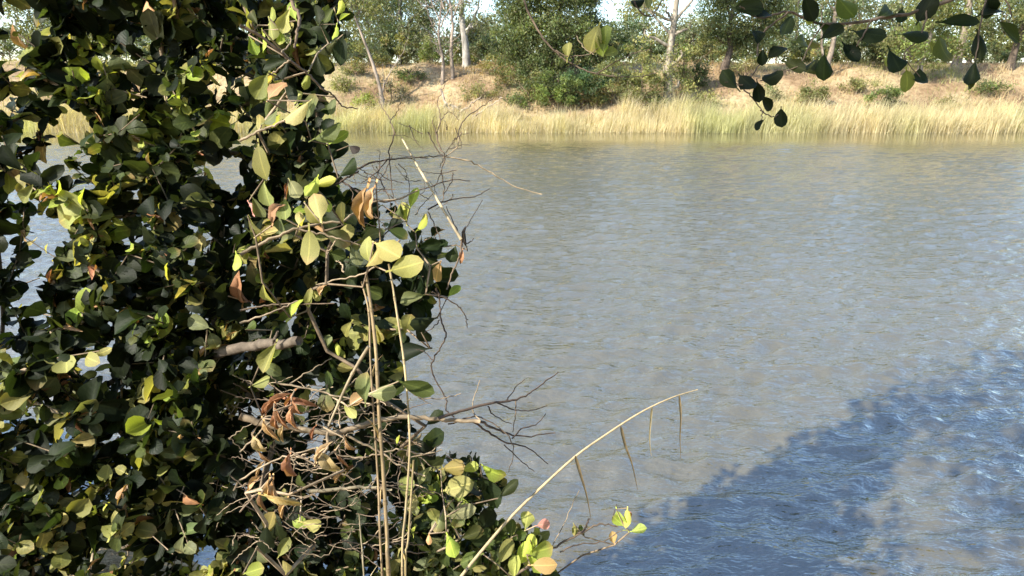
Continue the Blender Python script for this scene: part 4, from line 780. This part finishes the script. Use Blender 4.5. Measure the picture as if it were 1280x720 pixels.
# brittle dead twigs caught in the lower shrub
lines = [([(300, 600), (340, 577), (366, 569), (395, 560)], 1.34, 1.3, 2.6, 1.6, PL), ([(366, 569), (385, 573), (400, 566)], 1.32, 1.31, 2, 1.2, PL), ([(433, 544), (455, 555), (480, 568), (505, 585), (531, 595)], 1.34, 1.4, 3, 1.8, PL), ([(420, 568), (445, 572), (470, 568), (500, 562), (530, 568), (552, 562)], 1.34, 1.42, 2.2, 1.6, PL), ([(300, 565), (325, 540), (345, 520), (372, 497)], 1.36, 1.34, 2.2, 1.6, PL),
         ([(345, 478), (385, 486), (420, 495), (465, 505)], 1.34, 1.36, 2.6, 2, PL), ([(375, 640), (395, 648), (425, 646)], 1.36, 1.4, 2, 1.2, PL), ([(384, 614), (420, 612), (455, 609), (490, 612)], 1.4, 1.45, 5, 3, (.28, .24, .16)), ([(423, 500), (424, 515), (425, 535)], 1.34, 1.34, 2.4, 2, PL), ([(362, 480), (390, 462), (415, 448)], 1.4, 1.44, 1.8, 1, PL), ([(300, 404), (330, 394), (355, 384), (372, 376)], 1.32, 1.36, 2.8, 1.6, PL), ([(300, 388), (325, 383), (360, 380), (418, 379)], 1.38, 1.42, 2.6, 1.4, MD), ([(450, 620), (480, 608), (520, 606)], 1.42, 1.45, 1.8, 1, MD),
         ([(470, 620), (485, 590), (490, 560)], 1.4, 1.42, 1.4, 1, MD), ([(505, 570), (498, 600), (500, 630)], 1.42, 1.42, 1.4, 1, MD), ([(300, 640), (320, 618), (336, 605)], 1.36, 1.33, 2.4, 1.8, MD), ([(380, 580), (392, 590), (410, 592)], 1.33, 1.34, 2, 1.2, PL)]
for q in range(170):
    x, y = rs.uniform(285, 530), rs.uniform(478, 690); a = rs.uniform(-.9, .9) + (math.pi if rs.uniform() < .5 else 0); L = rs.uniform(18, 55); b = rs.normal(0, 5)
    dd = rs.uniform(1.36, 1.6); lines.append(([(x, y), (x + L * .5 * math.cos(a) + b, y + L * .5 * math.sin(a) + b), (x + L * math.cos(a), y + L * math.sin(a))], dd, dd + rs.uniform(-.08, .08), rs.uniform(.9, 1.8), .7, PL if rs.uniform() < .55 else MD))
branch_thing('dead_twigs', 'brittle pale dead twigs snagged in the dark lower part of the shrub', lines, 'twigs')

# ------------------------------------------------------------------ near tree behind the viewer whose branches hang into view
bt = np.array((-1.9, -2.6, gz(-1.9, -2.6)))
rn = np.random.default_rng(9)
tree = thing('overhanging_tree', bt, 'near bank tree whose shade toned branches hang down over the river', 'tree')
mb = MB(); tp = smooth_path(bt + np.array([(0, 0, -.2), (-.1, .1, 1.4), (-.2, .2, 2.8), (-.5, .5, 4.4), (-.8, .8, 6.2)]), 8, .01, rn)
mb.tube(tp, .17 * (1 - .6 * np.linspace(0, 1, len(tp))), 10, (.17, .13, .095))
limb_r = smooth_path([tp[14], (-.9, -1.6, 4.3), (.3, -.7, 4.6), (1.0, .4, 4.5), P(1262, -190, 1.5), P(1256, -70, 1.54)], 8, .006, rn)
limb_m = smooth_path([tp[16], (-1.5, -1.3, 4.7), (-.6, -.3, 4.7), (-.2, .7, 4.5), P(640, -190, 1.75), P(645, -70, 1.9)], 8, .006, rn)
for q, r in ((limb_r, .055), (limb_m, .045)): mb.tube(q, r * (1 - .82 * np.linspace(0, 1, len(q))), 7, (.17, .13, .095))
blobs = [((-2.7, -1.75, 6.4), 1.15), ((-1.4, -1.6, 6.6), 1.2), ((-2.0, -3.4, 7.0), 1.6), ((-.2, -2.2, 6.4), 1.3), ((-1.7, -.3, 6.5), 1.1), ((-2.5, -1.0, 6.4), .7), ((-2.6, .7, 6.3), .75), ((-3.1, -.4, 6.4), .65), ((-1.5, 1.1, 6.2), 1.2), ((-.2, 1.6, 6.3), 1.2), ((-.5, .2, 6.3), 1.2), ((.8, .2, 6.4), 1.2), ((-1.2, -4.2, 6.8), 1.4), ((.9, -1.4, 6.0), 1.2), ((2.0, -1.2, 6.2), 1.2)]  # unseen crown lobes, several placed only to fill the shadow on the water
Vs, Cs = [], []
for c, r in blobs:
    c = np.array(c); j = int(np.argmin(np.linalg.norm(tp - c + np.array((0, 0, 1.2)), axis=1)))
    lb = smooth_path([tp[min(j, len(tp) - 3)], (tp[j] + c) / 2 + rn.normal(0, .12, 3), c], 6); mb.tube(lb, .06 * (1 - .8 * np.linspace(0, 1, len(lb))), 6, (.17, .13, .095))
    for _ in range(int(34 * r * r)):
        q = rn.normal(0, 1, 3); q /= np.linalg.norm(q); cc = c + q * r * rn.uniform(.3, 1) * np.array((1, 1, .75)); n = 34
        V, Cc = leaf_quads(cc + rn.normal(0, .16, (n, 3)), rn, .085, .2, (.07, .10, .03), .3, .6); Vs.append(V); Cs.append(Cc)
mb.build('trunk', M_BARK, tree); link('crown', quads_mesh('crown', np.concatenate(Vs), np.concatenate(Cs), M_FARLEAF), tree)
def hanging(label, lines, leaves, cap=60):
    """a branch part of the tree with its leaves as sub-parts; the first line starts on a limb"""
    mb = MB()
    for pts, d0, d1, w0, w1, col, start in lines:
        q = line(pts, d0, d1)
        if start is not None: q = [np.array(start)] + q
        q = smooth_path(q, 6, .001, rs); k = np.linspace(0, 1, len(q)); d = (d0 + d1) / 2
        mb.tube(q, .5 * (w0 + (w1 - w0) * k) / FPX * d, 6, col)
    o = mb.build('hanging_branch', M_TWIG, tree); o['label'] = label
    for l in leaves:
        lf = bpy.data.objects.new('leaf', leaf_mesh(l.kind, l.k % len(BANK[l.kind]), l.cls, l.var)); COL.objects.link(lf); lf.parent = o
        lf.matrix_parent_inverse = o.matrix_parent_inverse.inverted() @ Matrix.Identity(4) if False else Matrix.Identity(4)
        M = Matrix([[*(l.R[r] * l.L), l.b[r]] for r in range(3)] + [[0, 0, 0, 1]])
        lf.matrix_basis = M
    return o
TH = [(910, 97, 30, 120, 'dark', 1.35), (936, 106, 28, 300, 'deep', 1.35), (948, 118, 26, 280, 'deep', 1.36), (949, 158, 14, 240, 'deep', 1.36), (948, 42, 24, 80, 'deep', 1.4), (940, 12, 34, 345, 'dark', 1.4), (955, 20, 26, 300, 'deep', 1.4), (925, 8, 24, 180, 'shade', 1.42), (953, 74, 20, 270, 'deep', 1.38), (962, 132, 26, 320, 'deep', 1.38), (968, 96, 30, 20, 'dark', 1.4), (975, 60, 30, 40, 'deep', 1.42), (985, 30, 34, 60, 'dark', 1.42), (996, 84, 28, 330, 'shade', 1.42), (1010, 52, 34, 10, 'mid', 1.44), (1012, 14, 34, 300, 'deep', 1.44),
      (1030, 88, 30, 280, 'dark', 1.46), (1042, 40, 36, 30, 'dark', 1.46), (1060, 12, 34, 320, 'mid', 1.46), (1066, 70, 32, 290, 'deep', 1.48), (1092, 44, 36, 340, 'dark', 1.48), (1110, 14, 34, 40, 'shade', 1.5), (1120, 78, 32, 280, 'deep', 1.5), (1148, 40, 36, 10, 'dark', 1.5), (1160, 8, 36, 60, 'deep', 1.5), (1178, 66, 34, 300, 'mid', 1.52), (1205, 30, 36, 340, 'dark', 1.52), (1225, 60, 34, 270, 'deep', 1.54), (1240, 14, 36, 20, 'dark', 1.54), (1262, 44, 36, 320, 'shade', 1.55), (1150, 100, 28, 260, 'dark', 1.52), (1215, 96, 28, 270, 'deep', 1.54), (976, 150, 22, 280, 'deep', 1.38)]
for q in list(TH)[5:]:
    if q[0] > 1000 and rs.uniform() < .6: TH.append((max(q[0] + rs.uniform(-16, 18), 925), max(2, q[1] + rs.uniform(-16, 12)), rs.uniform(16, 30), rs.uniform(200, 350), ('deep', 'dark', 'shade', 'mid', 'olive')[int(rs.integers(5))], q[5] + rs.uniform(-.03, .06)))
th = [traced(rs, q[0], q[1], q[2] * .84, *q[3:], tilt=rs.uniform(-.5, .5)) for q in TH]  # dark and deep tones put the overhead shade into these leaves
lb2 = limb_r[-1]
hanging('dark leaves on a drooping branch in shade over the far bank', [
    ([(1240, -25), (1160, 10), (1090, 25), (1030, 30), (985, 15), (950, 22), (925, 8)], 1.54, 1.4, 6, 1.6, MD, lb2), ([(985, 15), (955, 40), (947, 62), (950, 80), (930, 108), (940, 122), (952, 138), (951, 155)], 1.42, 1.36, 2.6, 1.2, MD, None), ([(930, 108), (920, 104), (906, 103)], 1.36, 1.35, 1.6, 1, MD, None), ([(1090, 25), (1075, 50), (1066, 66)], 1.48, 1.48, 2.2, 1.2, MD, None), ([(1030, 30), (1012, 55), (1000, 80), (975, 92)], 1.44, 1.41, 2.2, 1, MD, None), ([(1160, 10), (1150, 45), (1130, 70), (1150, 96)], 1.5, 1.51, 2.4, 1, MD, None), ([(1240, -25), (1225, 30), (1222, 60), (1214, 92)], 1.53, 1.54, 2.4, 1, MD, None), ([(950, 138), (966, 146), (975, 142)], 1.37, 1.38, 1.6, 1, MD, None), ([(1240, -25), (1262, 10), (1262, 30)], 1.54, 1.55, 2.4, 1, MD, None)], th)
TM = [(741, 52, 30, 250, 'olive', 1.9), (757, 46, 30, 80, 'olive', 1.9), (752, 60, 22, 300, 'lime', 1.9), (765, 66, 16, 20, 'olive', 1.9), (710, 61, 18, 85, 'olive', 1.9), (811, 2, 18, 270, 'grey', 1.9), (796, 2, 16, 200, 'deep', 1.9)]
hanging('bare arching twig holding a few sunlit yellow green leaves', [
    ([(652, -10), (668, 30), (692, 63), (715, 80), (745, 92), (775, 96), (800, 96), (822, 90)], 1.9, 1.95, 3.0, 1.0, MD, limb_m[-1]), ([(692, 63), (712, 70), (735, 68), (748, 60)], 1.9, 1.9, 1.5, 1, MD, None), ([(745, 92), (765, 80), (790, 68), (812, 62)], 1.92, 1.95, 1.8, .9, MD, None), ([(720, 44), (730, 60), (742, 68)], 1.9, 1.9, 1.4, 1, PL, None),
    ([(690, -60), (765, -45), (790, -5), (800, 15), (815, 20), (822, 10), (828, 0)], 1.88, 1.9, 2.4, 1.4, DK, limb_m[-1])], [traced(rs, *q) for q in TM])

for bx, by, h, lb in ((3.2, -5.0, 9.0, 'unseen sky blocking tree between the overhanging tree and the near waterline'), (.2, -8.0, 10.0, 'tall unseen sky blocking tree directly behind the overhanging tree on the near bank'), (6.5, -2.6, 8.5, 'shorter unseen sky blocking tree standing nearest the near waterline'), (5.8, -8.5, 10.0, 'tall unseen sky blocking tree behind the shorter waterline tree on the near bank'), (-3.6, -9.5, 9.5, 'unseen sky blocking tree on the near bank behind the broad dark shrub')):  # unseen trees added behind the viewer to block sky light
    far_tree('unseen_sky_block_tree', lb, (bx, by, gz(bx, by)), [(0, 0, 0), (.1, 0, h * .3), (-.1, .1, h * .6), (0, 0, h * .85)], .2, BROWNB,
             [((-1.0, 0, h * .42), (1.6, 1.6, h * .2)), ((1.1, .3, h * .45), (1.6, 1.6, h * .2)), ((0, 0, h * .68), (2.0, 2.0, h * .22)), ((0, .4, h * .22), (1.4, 1.2, h * .12))], DEEP, rn, 90, 45, .3, .3, .45, group='unseen trees added to block sky', col2=OLIVE, twig=False)
